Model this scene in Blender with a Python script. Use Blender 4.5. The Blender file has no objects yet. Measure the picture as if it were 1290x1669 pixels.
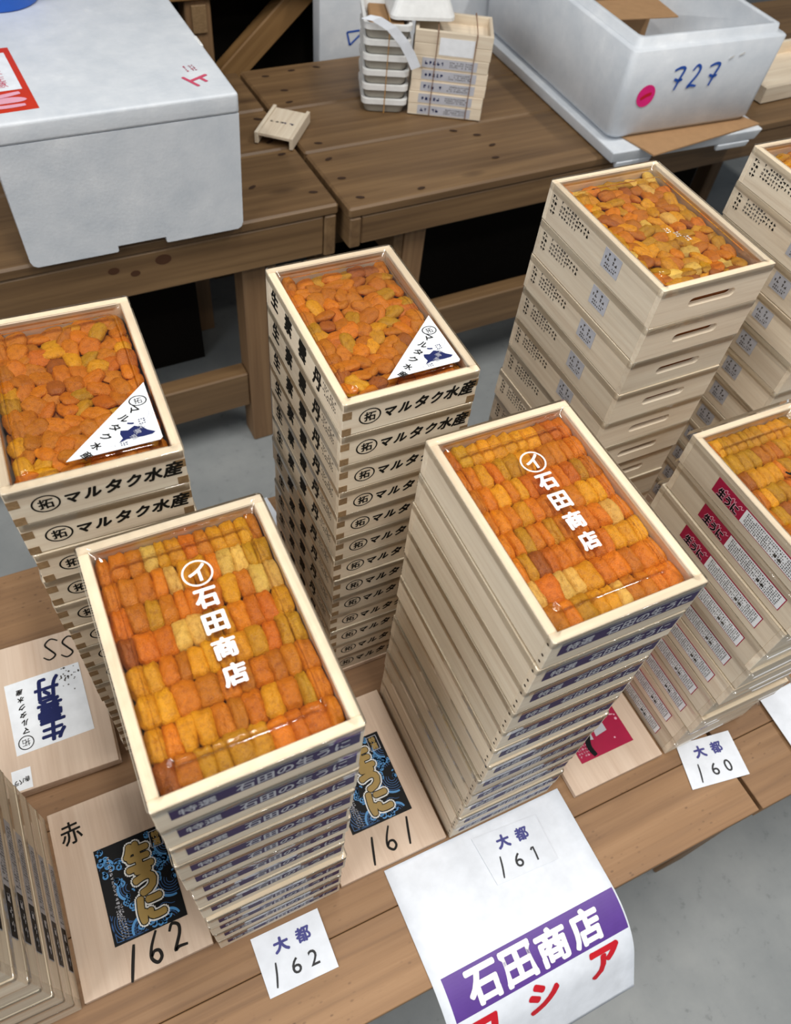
import bpy, bmesh, math, random
from mathutils import Vector, Matrix, noise
R = math.radians
random.seed(7)
SC = bpy.context.scene
COL = SC.collection

# ------------------------------------------------------------------ camera
cd = bpy.data.cameras.new('camera')
cam = bpy.data.objects.new('camera', cd)
COL.objects.link(cam)
FW = Vector((0.32162549, 0.51552783, -0.7942217)).normalized()
RT = Vector((0.90236327, -0.4210115, 0.09214037)).normalized()
UP = RT.cross(FW).normalized()
m = Matrix((RT, UP, -FW)).transposed().to_4x4()
m.translation = Vector((-0.0841010668, -0.0480542598, 0.914821145))
cam.matrix_world = m
cd.sensor_fit = 'VERTICAL'
cd.sensor_height = 24.0
cd.sensor_width = 24.0
cd.lens = 1281.67963 / 1669.0 * 24.0
cd.clip_start = 0.01
cd.dof.use_dof = True
cd.dof.focus_distance = 0.72
cd.dof.aperture_fstop = 6.5
SC.camera = cam

# ------------------------------------------------------------------ world and lights
W = bpy.data.worlds.new('world')
SC.world = W
W.use_nodes = True
bg = W.node_tree.nodes['Background']
bg.inputs[0].default_value = (0.83, 0.91, 1.0, 1)
bg.inputs[1].default_value = 0.19

def area(name, loc, sx, sy, power, color, target=None):
    l = bpy.data.lights.new(name, 'AREA')
    l.shape = 'RECTANGLE'
    l.size, l.size_y = sx, sy
    l.energy = power
    l.color = color
    o = bpy.data.objects.new(name, l)
    COL.objects.link(o)
    o.location = loc
    if target is not None:
        o.rotation_euler = (Vector(target) - Vector(loc)).to_track_quat('-Z', 'Y').to_euler()
    return o
# ceiling strip lamps of the hall, plus one crosswise strip added for glints
area('overhead_strip', (-1.3, 0.0, 2.7), 0.14, 1.3, 30, (1.0, 0.97, 0.92))
area('overhead_strip', (0.2, 0.0, 2.7), 0.14, 1.3, 34, (1.0, 0.97, 0.92))
area('overhead_strip', (1.7, 0.0, 2.7), 0.14, 1.3, 38, (1.0, 0.97, 0.92))
area('overhead_strip', (0.2, -1.6, 2.7), 2.6, 0.14, 22, (1.0, 0.97, 0.92))  # added behind the camera for edge glints on the clear covers
# soft fill from the left, added to brighten the trays' side faces
area('side_fill', (-2.8, -0.5, 2.1), 2.4, 1.6, 50, (0.93, 0.97, 1.0), (0.2, 0.5, 0.2))
SC.view_settings.view_transform = 'Standard'
SC.view_settings.look = 'None'
SC.view_settings.gamma = 1.0
SC.view_settings.use_curve_mapping = False
SC.view_settings.exposure = -0.06
SC.cycles.transparent_max_bounces = 24
SC.cycles.max_bounces = 8

# ------------------------------------------------------------------ materials
def lin(h):
    h = h.lstrip('#')
    out = []
    for i in (0, 2, 4):
        c = int(h[i:i+2], 16) / 255
        out.append(c/12.92 if c <= 0.04045 else ((c+0.055)/1.055)**2.4)
    return (*out, 1.0)

def newmat(name):
    mt = bpy.data.materials.new(name)
    mt.use_nodes = True
    nt = mt.node_tree
    return mt, nt, nt.nodes['Principled BSDF'], nt.nodes, nt.links

def coords(nt, scale, jitter=True):
    n, l = nt.nodes, nt.links
    tc = n.new('ShaderNodeTexCoord')
    mp = n.new('ShaderNodeMapping')
    mp.inputs['Scale'].default_value = scale
    if jitter:
        oi = n.new('ShaderNodeObjectInfo')
        mul = n.new('ShaderNodeVectorMath'); mul.operation = 'SCALE'
        cmb = n.new('ShaderNodeCombineXYZ')
        l.new(oi.outputs['Random'], cmb.inputs[0]); l.new(oi.outputs['Random'], cmb.inputs[1]); l.new(oi.outputs['Random'], cmb.inputs[2])
        l.new(cmb.outputs[0], mul.inputs[0]); mul.inputs['Scale'].default_value = 37.0
        add = n.new('ShaderNodeVectorMath'); add.operation = 'ADD'
        l.new(tc.outputs['Object'], mp.inputs[0])
        l.new(mp.outputs[0], add.inputs[0]); l.new(mul.outputs[0], add.inputs[1])
        return add.outputs[0]
    l.new(tc.outputs['Object'], mp.inputs[0])
    return mp.outputs[0]

def ramp(nt, fac, stops):
    r = nt.nodes.new('ShaderNodeValToRGB')
    e = r.color_ramp.elements
    while len(e) < len(stops): e.new(0.5)
    for i, (p, c) in enumerate(stops):
        e[i].position = p; e[i].color = c if len(c) == 4 else (*c, 1)
    nt.links.new(fac, r.inputs[0])
    return r.outputs[0]

def noise_tex(nt, vec, scale, detail=4, rough=0.55, dist=0.0):
    t = nt.nodes.new('ShaderNodeTexNoise')
    t.inputs['Scale'].default_value = scale; t.inputs['Detail'].default_value = detail
    t.inputs['Roughness'].default_value = rough; t.inputs['Distortion'].default_value = dist
    nt.links.new(vec, t.inputs['Vector'])
    return t.outputs['Fac']

def mixc(nt, fac, a, b, mode='MIX'):
    mx = nt.nodes.new('ShaderNodeMix'); mx.data_type = 'RGBA'; mx.blend_type = mode
    for i, v in ((0, fac), (6, a), (7, b)):
        if isinstance(v, (int, float)): mx.inputs[i].default_value = v
        elif isinstance(v, tuple): mx.inputs[i].default_value = v
        else: nt.links.new(v, mx.inputs[i])
    return mx.outputs[2]

def bump(nt, fac, strength, dist, bsdf):
    b = nt.nodes.new('ShaderNodeBump')
    b.inputs['Strength'].default_value = strength; b.inputs['Distance'].default_value = dist
    nt.links.new(fac, b.inputs['Height']); nt.links.new(b.outputs[0], bsdf.inputs['Normal'])

def wood(name, axis, light, mid, dark, fine=220.0, lng=5.0, rough=0.6, knots=False, bumpd=0.0003, tint=0.1, fleck=False):
    mt, nt, bs, n, l = newmat(name)
    s = [fine]*3; s[axis] = lng
    v = coords(nt, s)
    f1 = noise_tex(nt, v, 1.0, 5, 0.6, 0.4)
    s2 = [fine*0.22]*3; s2[axis] = lng*0.5
    v2 = coords(nt, s2)
    f2 = noise_tex(nt, v2, 1.0, 3, 0.5, 0.8)
    c1 = ramp(nt, f1, [(0.25, lin(dark)), (0.5, lin(mid)), (0.75, lin(light))])
    c2 = ramp(nt, f2, [(0.3, lin(dark)), (0.55, lin(mid)), (0.72, lin(light))])
    c = mixc(nt, 0.5, c1, c2)
    oi = n.new('ShaderNodeObjectInfo')
    mr = n.new('ShaderNodeMapRange'); mr.inputs['To Min'].default_value = 1-tint; mr.inputs['To Max'].default_value = 1+tint*0.5
    l.new(oi.outputs['Random'], mr.inputs[0])
    cc = n.new('ShaderNodeCombineColor')
    for i in range(3): l.new(mr.outputs[0], cc.inputs[i])
    c = mixc(nt, 1.0, c, cc.outputs[0], 'MULTIPLY')
    if knots:
        s3 = [9.0]*3; s3[axis] = 3.2
        v3 = coords(nt, s3)
        vo = n.new('ShaderNodeTexVoronoi'); vo.inputs['Scale'].default_value = 1.0; vo.inputs['Randomness'].default_value = 1.0
        l.new(v3, vo.inputs['Vector'])
        k = ramp(nt, vo.outputs['Distance'], [(0.02, (1, 1, 1)), (0.13, (0, 0, 0))])
        c = mixc(nt, k, c, lin(knots))
        s4 = [30.0]*3; s4[axis] = 6.0
        f4 = noise_tex(nt, coords(nt, s4), 1.0, 6, 0.7)
        st = ramp(nt, f4, [(0.62, (0, 0, 0)), (0.78, (0.55, 0.55, 0.55))])
        c = mixc(nt, st, c, lin(dark))
    if fleck:
        s5 = [170.0]*3; s5[axis] = 90.0
        v5 = coords(nt, s5)
        vo5 = n.new('ShaderNodeTexVoronoi'); vo5.inputs['Scale'].default_value = 1.0
        l.new(v5, vo5.inputs['Vector'])
        k5 = ramp(nt, vo5.outputs['Distance'], [(0.10, (1, 1, 1)), (0.24, (0, 0, 0))])
        m5 = ramp(nt, noise_tex(nt, coords(nt, (14, 14, 14)), 1.0, 4, 0.6), [(0.5, (0, 0, 0)), (0.66, (0.9, 0.9, 0.9))])
        c = mixc(nt, mixc(nt, 1.0, k5, m5, 'MULTIPLY'), c, lin('5A3F2A'))
    l.new(c, bs.inputs['Base Color'])
    bs.inputs['Roughness'].default_value = rough
    bump(nt, f1, 0.5, bumpd, bs)
    return mt

def plain(name, hexc, rough=0.6, spec=0.4, metal=0.0):
    mt, nt, bs, n, l = newmat(name)
    v = coords(nt, (60, 60, 60))
    f = noise_tex(nt, v, 1.0, 3)
    b = lin(hexc)
    c = ramp(nt, f, [(0.3, tuple(x*0.93 for x in b[:3])), (0.7, tuple(min(1, x*1.04) for x in b[:3]))])
    l.new(c, bs.inputs['Base Color'])
    bs.inputs['Roughness'].default_value = rough
    bs.inputs['Specular IOR Level'].default_value = spec
    bs.inputs['Metallic'].default_value = metal
    return mt

M = {}
TRAYW = ('F2E6D0', 'E8D8C0', 'D3BFA6')
M['tray_x'] = wood('pale_wood_x', 0, *TRAYW, fine=260, lng=9, tint=0.17)
M['tray_y'] = wood('pale_wood_y', 1, *TRAYW, fine=260, lng=9, tint=0.17)
M['rim_x'] = M['tray_x']
M['lid_y'] = wood('lid_wood_y', 1, 'DEC8B3', 'D4BCA6', 'C4A992', fine=300, lng=8, tint=0.05)
M['end_grain'] = wood('end_grain', 2, 'A88B68', '957854', '7A6040', fine=500, lng=500, tint=0.2)
M['bench_x'] = wood('bench_wood_x', 0, 'A5815D', '8D6A48', '684B33', fine=90, lng=2.5, knots='6A4C33', bumpd=0.0008, rough=0.62, fleck=True)
M['table_x'] = wood('table_wood_x', 0, '8C6F4C', '74593B', '533D27', fine=80, lng=2.2, knots='3A281A', bumpd=0.0008, rough=0.5)
M['table_y'] = wood('table_wood_y', 1, '8C6F4C', '74593B', '533D27', fine=80, lng=2.2, knots='3A281A', bumpd=0.0008, rough=0.55)
M['table_z'] = wood('table_wood_z', 2, '9A7B58', '826344', '5F452D', fine=80, lng=2.2, knots='3A281A', bumpd=0.0008, rough=0.6)
M['brace'] = wood('brace_wood', 0, 'A78152', '8F6B40', '6E4F2C', fine=70, lng=2.0, knots='4A3420', rough=0.6)
M['dark'] = plain('shade_black', '17130F', 0.9, 0.1)  # near-black in place of deep shade around the rear tables
M['ink'] = plain('black_ink', '15130F', 0.7, 0.2)
M['marker'] = plain('black_marker', '1A1613', 0.6, 0.2)
M['greyink'] = plain('grey_ink', '5A5550', 0.7, 0.2)
M['slate'] = plain('slate_ink', '3A3A3C', 0.7, 0.2)
M['blueink'] = plain('blue_ink', '2C57B0', 0.6, 0.2)
M['navy'] = plain('navy_ink', '202758', 0.6, 0.2)
M['violetink'] = plain('violet_ink', '4A4A86', 0.6, 0.2)
M['purple'] = plain('purple_print', '2A1A52', 0.5, 0.25)
M['purple2'] = plain('violet_print', '5B3B8C', 0.5, 0.4)
M['whiteprint'] = plain('white_print', 'F2F2F0', 0.5, 0.3)
M['greyprint'] = plain('grey_print', 'B9BAC2', 0.5, 0.3)
M['paper'] = plain('white_paper', 'DFE3EA', 0.7, 0.2)
M['sticker'] = plain('white_sticker', 'ECEFF3', 0.35, 0.4)
M['redprint'] = plain('red_print', 'C8381C', 0.5, 0.3)
M['redink'] = plain('red_ink', 'C61E2B', 0.5, 0.3)
M['pinkink'] = plain('pink_red_ink', 'C9506A', 0.6, 0.3)
M['crimson'] = plain('crimson_print', 'A3113F', 0.4, 0.4)
M['pink'] = plain('pink_sticker', 'E8257F', 0.45, 0.4)
M['pale_pink'] = plain('pale_pink_print', 'E7A9BC', 0.5, 0.3)
M['blackprint'] = plain('black_print', '08090C', 0.5, 0.2)
M['gold'] = plain('gold_print', 'A98C4C', 0.4, 0.4)
M['wave'] = plain('wave_blue_print', '4F93CF', 0.4, 0.4)
M['deepwave'] = plain('deep_blue_print', '2A5B93', 0.4, 0.4)
M['bluebucket'] = plain('blue_plastic', '1766D0', 0.35, 0.5)
M['card'] = plain('corrugated_cardboard', 'A98561', 0.85, 0.1)
M['whiteplastic'] = plain('white_plastic', 'E6E6E4', 0.4, 0.5)
M['greyplastic'] = plain('grey_plastic', '9C978C', 0.5, 0.4)
M['rubber'] = plain('amber_rubber', 'B98A4C', 0.6, 0.3)
M['string'] = plain('brown_string', '8C6A55', 0.8, 0.2)
M['knot'] = plain('wood_knot', '4A3020', 0.8, 0.2)
M['nail'] = plain('rusty_nail', '3A2A20', 0.8, 0.2)

def foam_mat():
    mt, nt, bs, n, l = newmat('foam_polystyrene')
    v = coords(nt, (1, 1, 1))
    vo = n.new('ShaderNodeTexVoronoi'); vo.inputs['Scale'].default_value = 190
    l.new(v, vo.inputs['Vector'])
    f = noise_tex(nt, v, 14, 5, 0.65)
    c = ramp(nt, f, [(0.3, lin('C6CCD3')), (0.6, lin('D6DADF')), (0.75, lin('E4E7EA'))])
    l.new(c, bs.inputs['Base Color'])
    bs.inputs['Roughness'].default_value = 0.5
    bump(nt, vo.outputs['Distance'], 0.25, 0.0006, bs)
    return mt
M['foam'] = foam_mat()

def concrete():
    mt, nt, bs, n, l = newmat('concrete')
    v = coords(nt, (1, 1, 1), False)
    f = noise_tex(nt, v, 5, 8, 0.65)
    f2 = noise_tex(nt, v, 40, 5, 0.7)
    c1 = ramp(nt, f, [(0.3, lin('7E8283')), (0.5, lin('8A8D8D')), (0.7, lin('979998'))])
    st = ramp(nt, f2, [(0.30, (0.55, 0.55, 0.55)), (0.40, (1, 1, 1))])
    c = mixc(nt, 0.6, c1, mixc(nt, 1.0, c1, st, 'MULTIPLY'))
    l.new(c, bs.inputs['Base Color'])
    bs.inputs['Roughness'].default_value = 0.55
    bump(nt, f2, 0.3, 0.001, bs)
    return mt
M['concrete'] = concrete()

def clear():
    mt, nt, bs, n, l = newmat('clear_plastic')
    n.remove(bs)
    out = n['Material Output']
    tr = n.new('ShaderNodeBsdfTransparent'); tr.inputs[0].default_value = (0.97, 0.975, 0.97, 1)
    gl = n.new('ShaderNodeBsdfGlossy'); gl.inputs['Roughness'].default_value = 0.07; gl.inputs[0].default_value = (1, 1, 1, 1)
    fr = n.new('ShaderNodeFresnel'); fr.inputs['IOR'].default_value = 1.55
    v = coords(nt, (1, 1, 1))
    f = noise_tex(nt, v, 70, 2, 0.5)
    b = n.new('ShaderNodeBump'); b.inputs['Strength'].default_value = 0.25; b.inputs['Distance'].default_value = 0.002
    l.new(f, b.inputs['Height']); l.new(b.outputs[0], gl.inputs['Normal']); l.new(b.outputs[0], fr.inputs['Normal'])
    mx = n.new('ShaderNodeMixShader')
    l.new(fr.outputs[0], mx.inputs[0]); l.new(tr.outputs[0], mx.inputs[1]); l.new(gl.outputs[0], mx.inputs[2])
    l.new(mx.outputs[0], out.inputs[0])
    return mt
M['clear'] = clear()

def uni_mat():
    mt, nt, bs, n, l = newmat('sea_urchin_flesh')
    at = n.new('ShaderNodeAttribute'); at.attribute_name = 'tint'
    v = coords(nt, (1, 1, 1))
    f = noise_tex(nt, v, 260, 6, 0.7)
    vo = n.new('ShaderNodeTexVoronoi'); vo.inputs['Scale'].default_value = 1300
    l.new(v, vo.inputs['Vector'])
    mott = ramp(nt, f, [(0.3, (0.62, 0.5, 0.36)), (0.5, (1, 1, 1)), (0.7, (1.15, 1.15, 1.1))])
    c = mixc(nt, 0.8, at.outputs['Color'], mixc(nt, 1.0, at.outputs['Color'], mott, 'MULTIPLY'))
    grain = ramp(nt, vo.outputs['Distance'], [(0.0, (1.06, 1.06, 1.06)), (0.8, (0.86, 0.82, 0.78))])
    c = mixc(nt, 1.0, c, grain, 'MULTIPLY')
    l.new(c, bs.inputs['Base Color'])
    bs.inputs['Roughness'].default_value = 0.42
    bs.inputs['Specular IOR Level'].default_value = 0.35
    bump(nt, vo.outputs['Distance'], 0.5, -0.0008, bs)
    return mt
M['uni'] = uni_mat()

# ------------------------------------------------------------------ mesh helpers
def mesh_from(name, verts, faces, mat, smooth=False):
    me = bpy.data.meshes.new(name)
    me.from_pydata([tuple(v) for v in verts], [], faces)
    me.materials.append(M[mat] if isinstance(mat, str) else mat)
    if smooth:
        for p in me.polygons: p.use_smooth = True
    me.update()
    return me

def bm_mesh(name, bm, mat, smooth=False):
    me = bpy.data.meshes.new(name)
    bm.to_mesh(me); bm.free()
    me.materials.append(M[mat] if isinstance(mat, str) else mat)
    if smooth:
        for p in me.polygons: p.use_smooth = True
    return me

def box_bm(bm, x0, x1, y0, y1, z0, z1, bev=0.0):
    r = bmesh.ops.create_cube(bm, size=1.0)
    vs = r['verts']
    bmesh.ops.transform(bm, matrix=Matrix.Translation(((x0+x1)/2, (y0+y1)/2, (z0+z1)/2)) @ Matrix.Diagonal((x1-x0, y1-y0, z1-z0, 1)), verts=vs)
    if bev > 0:
        es = list({e for v in vs for e in v.link_edges})
        bmesh.ops.bevel(bm, geom=es, offset=bev, segments=1, affect='EDGES', profile=0.5)

def box_mesh(name, b, mat, bev=0.0):
    bm = bmesh.new()
    box_bm(bm, *b, bev)
    return bm_mesh(name, bm, mat)

def ob(name, me, parent=None, loc=None, rz=None, mtx=None):
    o = bpy.data.objects.new(name, me)
    COL.objects.link(o)
    if parent: o.parent = parent
    if mtx is not None: o.matrix_local = mtx
    if loc is not None: o.location = loc
    if rz is not None: o.rotation_euler = (0, 0, rz)
    return o

def box(name, b, mat, parent=None, bev=0.0, **k):
    return ob(name, box_mesh(name, b, mat, bev), parent, **k)

def thing(name, label, cat, loc=(0, 0, 0), rz=0.0, group=None):
    o = bpy.data.objects.new(name, None)
    COL.objects.link(o)
    o.empty_display_size = 0.02
    o.location = loc; o.rotation_euler = (0, 0, rz)
    return tag(o, label, cat, group)

def tag(o, label, cat, group=None, kind=None):
    o['label'] = label; o['category'] = cat
    if group: o['group'] = group
    if kind: o['kind'] = kind
    return o

def struct(o):
    o['kind'] = 'structure'
    return o

def basis(right, up, pos):
    r = Vector(right).normalized(); u = Vector(up).normalized(); nn = r.cross(u)
    mm = Matrix((r, u, nn)).transposed().to_4x4()
    mm.translation = Vector(pos)
    return mm
def FRONT(x, y, z): return basis((1, 0, 0), (0, 0, 1), (x, y, z))
def LEFT(x, y, z): return basis((0, -1, 0), (0, 0, 1), (x, y, z))
def RIGHT(x, y, z): return basis((0, 1, 0), (0, 0, 1), (x, y, z))
def TOP(x, y, z, a=0.0): return basis((math.cos(a), math.sin(a), 0), (-math.sin(a), math.cos(a), 0), (x, y, z))

_tc = {}
def glyphs(body, line=1.0):
    key = (body, line)
    if key in _tc: return _tc[key]
    c = bpy.data.curves.new('t', 'FONT')
    c.body = body; c.size = 1.0; c.align_x = 'CENTER'; c.space_line = line; c.resolution_u = 3
    o = bpy.data.objects.new('t', c)
    COL.objects.link(o)
    dg = bpy.context.evaluated_depsgraph_get()
    me = bpy.data.meshes.new_from_object(o.evaluated_get(dg))
    vs = [Vector((v.co.x, v.co.y, 0)) for v in me.vertices]
    fs = [tuple(p.vertices) for p in me.polygons]
    bpy.data.objects.remove(o); bpy.data.curves.remove(c); bpy.data.meshes.remove(me)
    _tc[key] = (vs, fs)
    return vs, fs

def glyph_geo(body, w, h, bold=0.0, shear=0.0, line=1.0, n=6):
    """(verts, faces) of a text scaled into a w x h box centred at the origin; bold fattens the strokes"""
    vs, fs = glyphs(body, line)
    x0 = min(v.x for v in vs); x1 = max(v.x for v in vs); y0 = min(v.y for v in vs); y1 = max(v.y for v in vs)
    sx = w/(x1-x0); sy = h/(y1-y0)
    base = [Vector(((v.x-(x0+x1)/2)*sx, (v.y-(y0+y1)/2)*sy, 0)) for v in vs]
    base = [Vector((v.x+shear*v.y, v.y, 0)) for v in base]
    if bold <= 0: return base, list(fs)
    V, F = [], []
    for k in range(n):
        a = 2*math.pi*k/n
        d = Vector((math.cos(a)*bold, math.sin(a)*bold, 0.000018*k))
        o = len(V)
        V += [v+d for v in base]
        F += [tuple(i+o for i in f) for f in fs]
    return V, F

class Geo:
    def __init__(s): s.v, s.f = [], []
    def add(s, geo, dx=0, dy=0, dz=0, rot=0.0, sc=1.0):
        if isinstance(geo, Geo): geo = (geo.v, geo.f)
        o = len(s.v); c, sn = math.cos(rot), math.sin(rot)
        s.v += [Vector((sc*(c*p[0]-sn*p[1])+dx, sc*(sn*p[0]+c*p[1])+dy, (p[2] if len(p) > 2 else 0)+dz)) for p in geo[0]]
        s.f += [tuple(i+o for i in f) for f in geo[1]]
        return s
    def mesh(s, name, mat): return mesh_from(name, s.v, s.f, mat)

def rect_geo(w, h, x=0, y=0): return ([Vector((x-w/2, y-h/2, 0)), Vector((x+w/2, y-h/2, 0)), Vector((x+w/2, y+h/2, 0)), Vector((x-w/2, y+h/2, 0))], [(0, 1, 2, 3)])
def ring_geo(r, t, n=28, sq=1.0):
    V, F = [], []
    for i in range(n):
        a = 2*math.pi*i/n
        V += [Vector((math.cos(a)*r, math.sin(a)*r*sq, 0)), Vector((math.cos(a)*(r-t), math.sin(a)*(r-t)*sq, 0))]
    for i in range(n):
        j = (i+1) % n
        F.append((2*i, 2*j, 2*j+1, 2*i+1))
    return V, F
def disc_geo(r, n=14, x=0, y=0): return ([Vector((x+math.cos(2*math.pi*i/n)*r, y+math.sin(2*math.pi*i/n)*r, 0)) for i in range(n)], [tuple(range(n))])

def smooth_line(pts, n=6):
    P = [Vector((p[0], p[1], 0)) for p in pts]
    if len(P) < 3: return P
    out = []
    for i in range(len(P)-1):
        a, b, c, d = P[max(i-1, 0)], P[i], P[i+1], P[min(i+2, len(P)-1)]
        for k in range(n):
            t = k/n
            out.append(0.5*((2*b)+(-a+c)*t+(2*a-5*b+4*c-d)*t*t+(-a+3*b-3*c+d)*t**3))
    out.append(P[-1])
    return out
def stroke_geo(pts, w, n=6, taper=0.3):
    L = smooth_line(pts, n)
    V, F = [], []
    m_ = len(L)
    for i, p in enumerate(L):
        t = (L[min(i+1, m_-1)]-L[max(i-1, 0)])
        if t.length < 1e-9: t = Vector((1, 0, 0))
        t.normalize(); nn = Vector((-t.y, t.x, 0))
        ww = w*0.5*(1-taper*abs(2*i/(m_-1)-1)**3)
        V += [p-nn*ww, p+nn*ww]
    for i in range(m_-1): F.append((2*i, 2*i+2, 2*i+3, 2*i+1))
    return V, F
DIG = {
 '1': [[(0.80, 1.02), (0.55, 0.5), (0.24, -0.18)]],
 '6': [[(0.78, 1.08), (0.38, 0.62), (0.22, 0.25), (0.42, 0.0), (0.66, 0.12), (0.64, 0.36), (0.42, 0.42), (0.26, 0.28)]],
 '2': [[(0.2, 0.78), (0.42, 1.0), (0.68, 0.86), (0.6, 0.55), (0.2, 0.08), (0.4, 0.12), (0.8, 0.06)]],
 '0': [[(0.5, 1.0), (0.22, 0.75), (0.22, 0.25), (0.5, 0.0), (0.78, 0.25), (0.78, 0.75), (0.5, 1.0)]],
 '7': [[(0.12, 0.88), (0.5, 0.98), (0.8, 0.9), (0.66, 0.5), (0.5, 0.0)], [(0.28, 0.5), (0.56, 0.42), (0.86, 0.44)]],
 'S': [[(0.78, 0.85), (0.5, 1.0), (0.26, 0.8), (0.5, 0.52), (0.72, 0.25), (0.48, 0.0), (0.16, 0.12)]],
 'P': [[(0.25, 1.0), (0.2, 0.0)], [(0.22, 0.95), (0.6, 1.0), (0.76, 0.76), (0.5, 0.5), (0.22, 0.5)]],
}
def hand_geo(text, h, w, gap, t):
    g = Geo()
    for i, ch in enumerate(text):
        for s in DIG[ch]:
            g.add(stroke_geo([((p[0]-0.5)*w + i*gap - gap*(len(text)-1)/2, (p[1]-0.5)*h) for p in s], t))
    return g
def fine_print(w, h, rows, seed, fill=0.75, cw=None):
    """rows of tiny dashes that read as small unreadable print"""
    rr = random.Random(seed)
    g = Geo(); rh = h/rows; cw = cw or rh*0.9
    for r in range(rows):
        y = h/2-(r+0.5)*rh; x = -w/2
        while x < w/2-cw:
            if rr.random() < fill:
                for k in range(2):
                    ww = cw*rr.uniform(0.25, 0.8); hh = rh*rr.uniform(0.12, 0.35)
                    g.add(rect_geo(ww, hh, x+cw/2, y+rh*rr.uniform(-0.25, 0.25)))
                g.add(rect_geo(cw*0.2, rh*0.6, x+cw*rr.uniform(0.25, 0.75), y))
            x += cw
    return g

def put(name, geo, mat, parent, mtx):
    me = geo.mesh(name, mat) if isinstance(geo, Geo) else mesh_from(name, geo[0], geo[1], mat)
    return ob(name, me, parent, mtx=mtx)

def sheet_mesh(name, poly, th, mat):
    """a thin solid of a 2D outline, top at z = th"""
    n = len(poly)
    V = [Vector((p[0], p[1], 0)) for p in poly] + [Vector((p[0], p[1], th)) for p in poly]
    F = [tuple(range(n-1, -1, -1)), tuple(range(n, 2*n))] + [(i, (i+1) % n, n+(i+1) % n, n+i) for i in range(n)]
    return mesh_from(name, V, F, mat)
def rectpoly(w, h): return [(-w/2, -h/2), (w/2, -h/2), (w/2, h/2), (-w/2, h/2)]

def round_rect(x0, x1, y0, y1, r, seg=3):
    pts = []
    for cx, cy, a0 in ((x1-r, y1-r, 0), (x0+r, y1-r, 90), (x0+r, y0+r, 180), (x1-r, y0+r, 270)):
        for k in range(seg+1):
            a = R(a0+90*k/seg)
            pts.append((cx+r*math.cos(a), cy+r*math.sin(a)))
    return pts

def tube_geo(pts, r, n=6, closed=False):
    P = [Vector(p) for p in pts]; V, F = [], []
    m_ = len(P)
    for i, p in enumerate(P):
        t = (P[(i+1) % m_]-P[i-1]) if closed else (P[min(i+1, m_-1)]-P[max(i-1, 0)])
        t.normalize()
        a = t.cross(Vector((0, 0, 1)))
        if a.length < 1e-3: a = t.cross(Vector((1, 0, 0)))
        a.normalize(); b = t.cross(a)
        for k in range(n):
            th = 2*math.pi*k/n
            V.append(p+a*math.cos(th)*r+b*math.sin(th)*r)
    for i in range(m_ if closed else m_-1):
        j = (i+1) % m_
        for k in range(n):
            k2 = (k+1) % n
            F.append((i*n+k, i*n+k2, j*n+k2, j*n+k))
    if not closed:
        F.append(tuple(range(n-1, -1, -1))); F.append(tuple((m_-1)*n+k for k in range(n)))
    return V, F

# ------------------------------------------------------------------ the setting
ZF = -0.5
floor = struct(box('floor', (-3.5, 5.0, -3.0, 4.2, ZF-0.1, ZF), 'concrete'))
floor['label'] = 'grey concrete floor of the hall'
wb = struct(box('wall_back', (-3.5, 5.0, 4.2, 4.3, ZF, 3.0), 'dark'))  # hall wall, its near-black colour stands for the deep shade
wb['label'] = 'back wall of the hall, coloured near-black for deep shade'

# ------------------------------------------------------------------ front bench
def bench(label, x0, x1, name, mat, dz, ys, legs):
    t = thing(name, label, 'bench', (x0, ys[0], 0))
    L = x1-x0
    for i in range(len(ys)-1):
        a, b = ys[i]-ys[0], ys[i+1]-ys[0]
        j = random.uniform(-0.0008, 0.0) + dz
        box('plank', (0, L, a+0.0004, b-0.0004, -0.03+dz, j), mat, t, bev=0.0008)
    dpt = ys[-1]-ys[0]
    for lx in legs:
        box('crossbeam', (lx, lx+0.07, 0.004, dpt-0.01, -0.085, -0.0305), 'table_y', t, bev=0.002)
        for ly in (0.002, dpt-0.09):
            box('leg', (lx+0.005, lx+0.065, ly+0.01, ly+0.08, ZF, -0.086), 'table_z', t, bev=0.002)
    return t
YS = [-0.013, 0.0700, 0.178, 0.290, 0.402, 0.515, 0.637]
bench('long wooden bench with speckled planks under the stacks of trays', -1.1, 0.506, 'plank_bench', 'bench_x', 0.0, YS, (0.2, 1.45))
bench('darker wooden bench butted against the right end of the long bench', 0.514, 1.9, 'plank_bench', 'bench_x', -0.004, [y-0.001 for y in YS], (0.06, 1.2))

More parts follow.
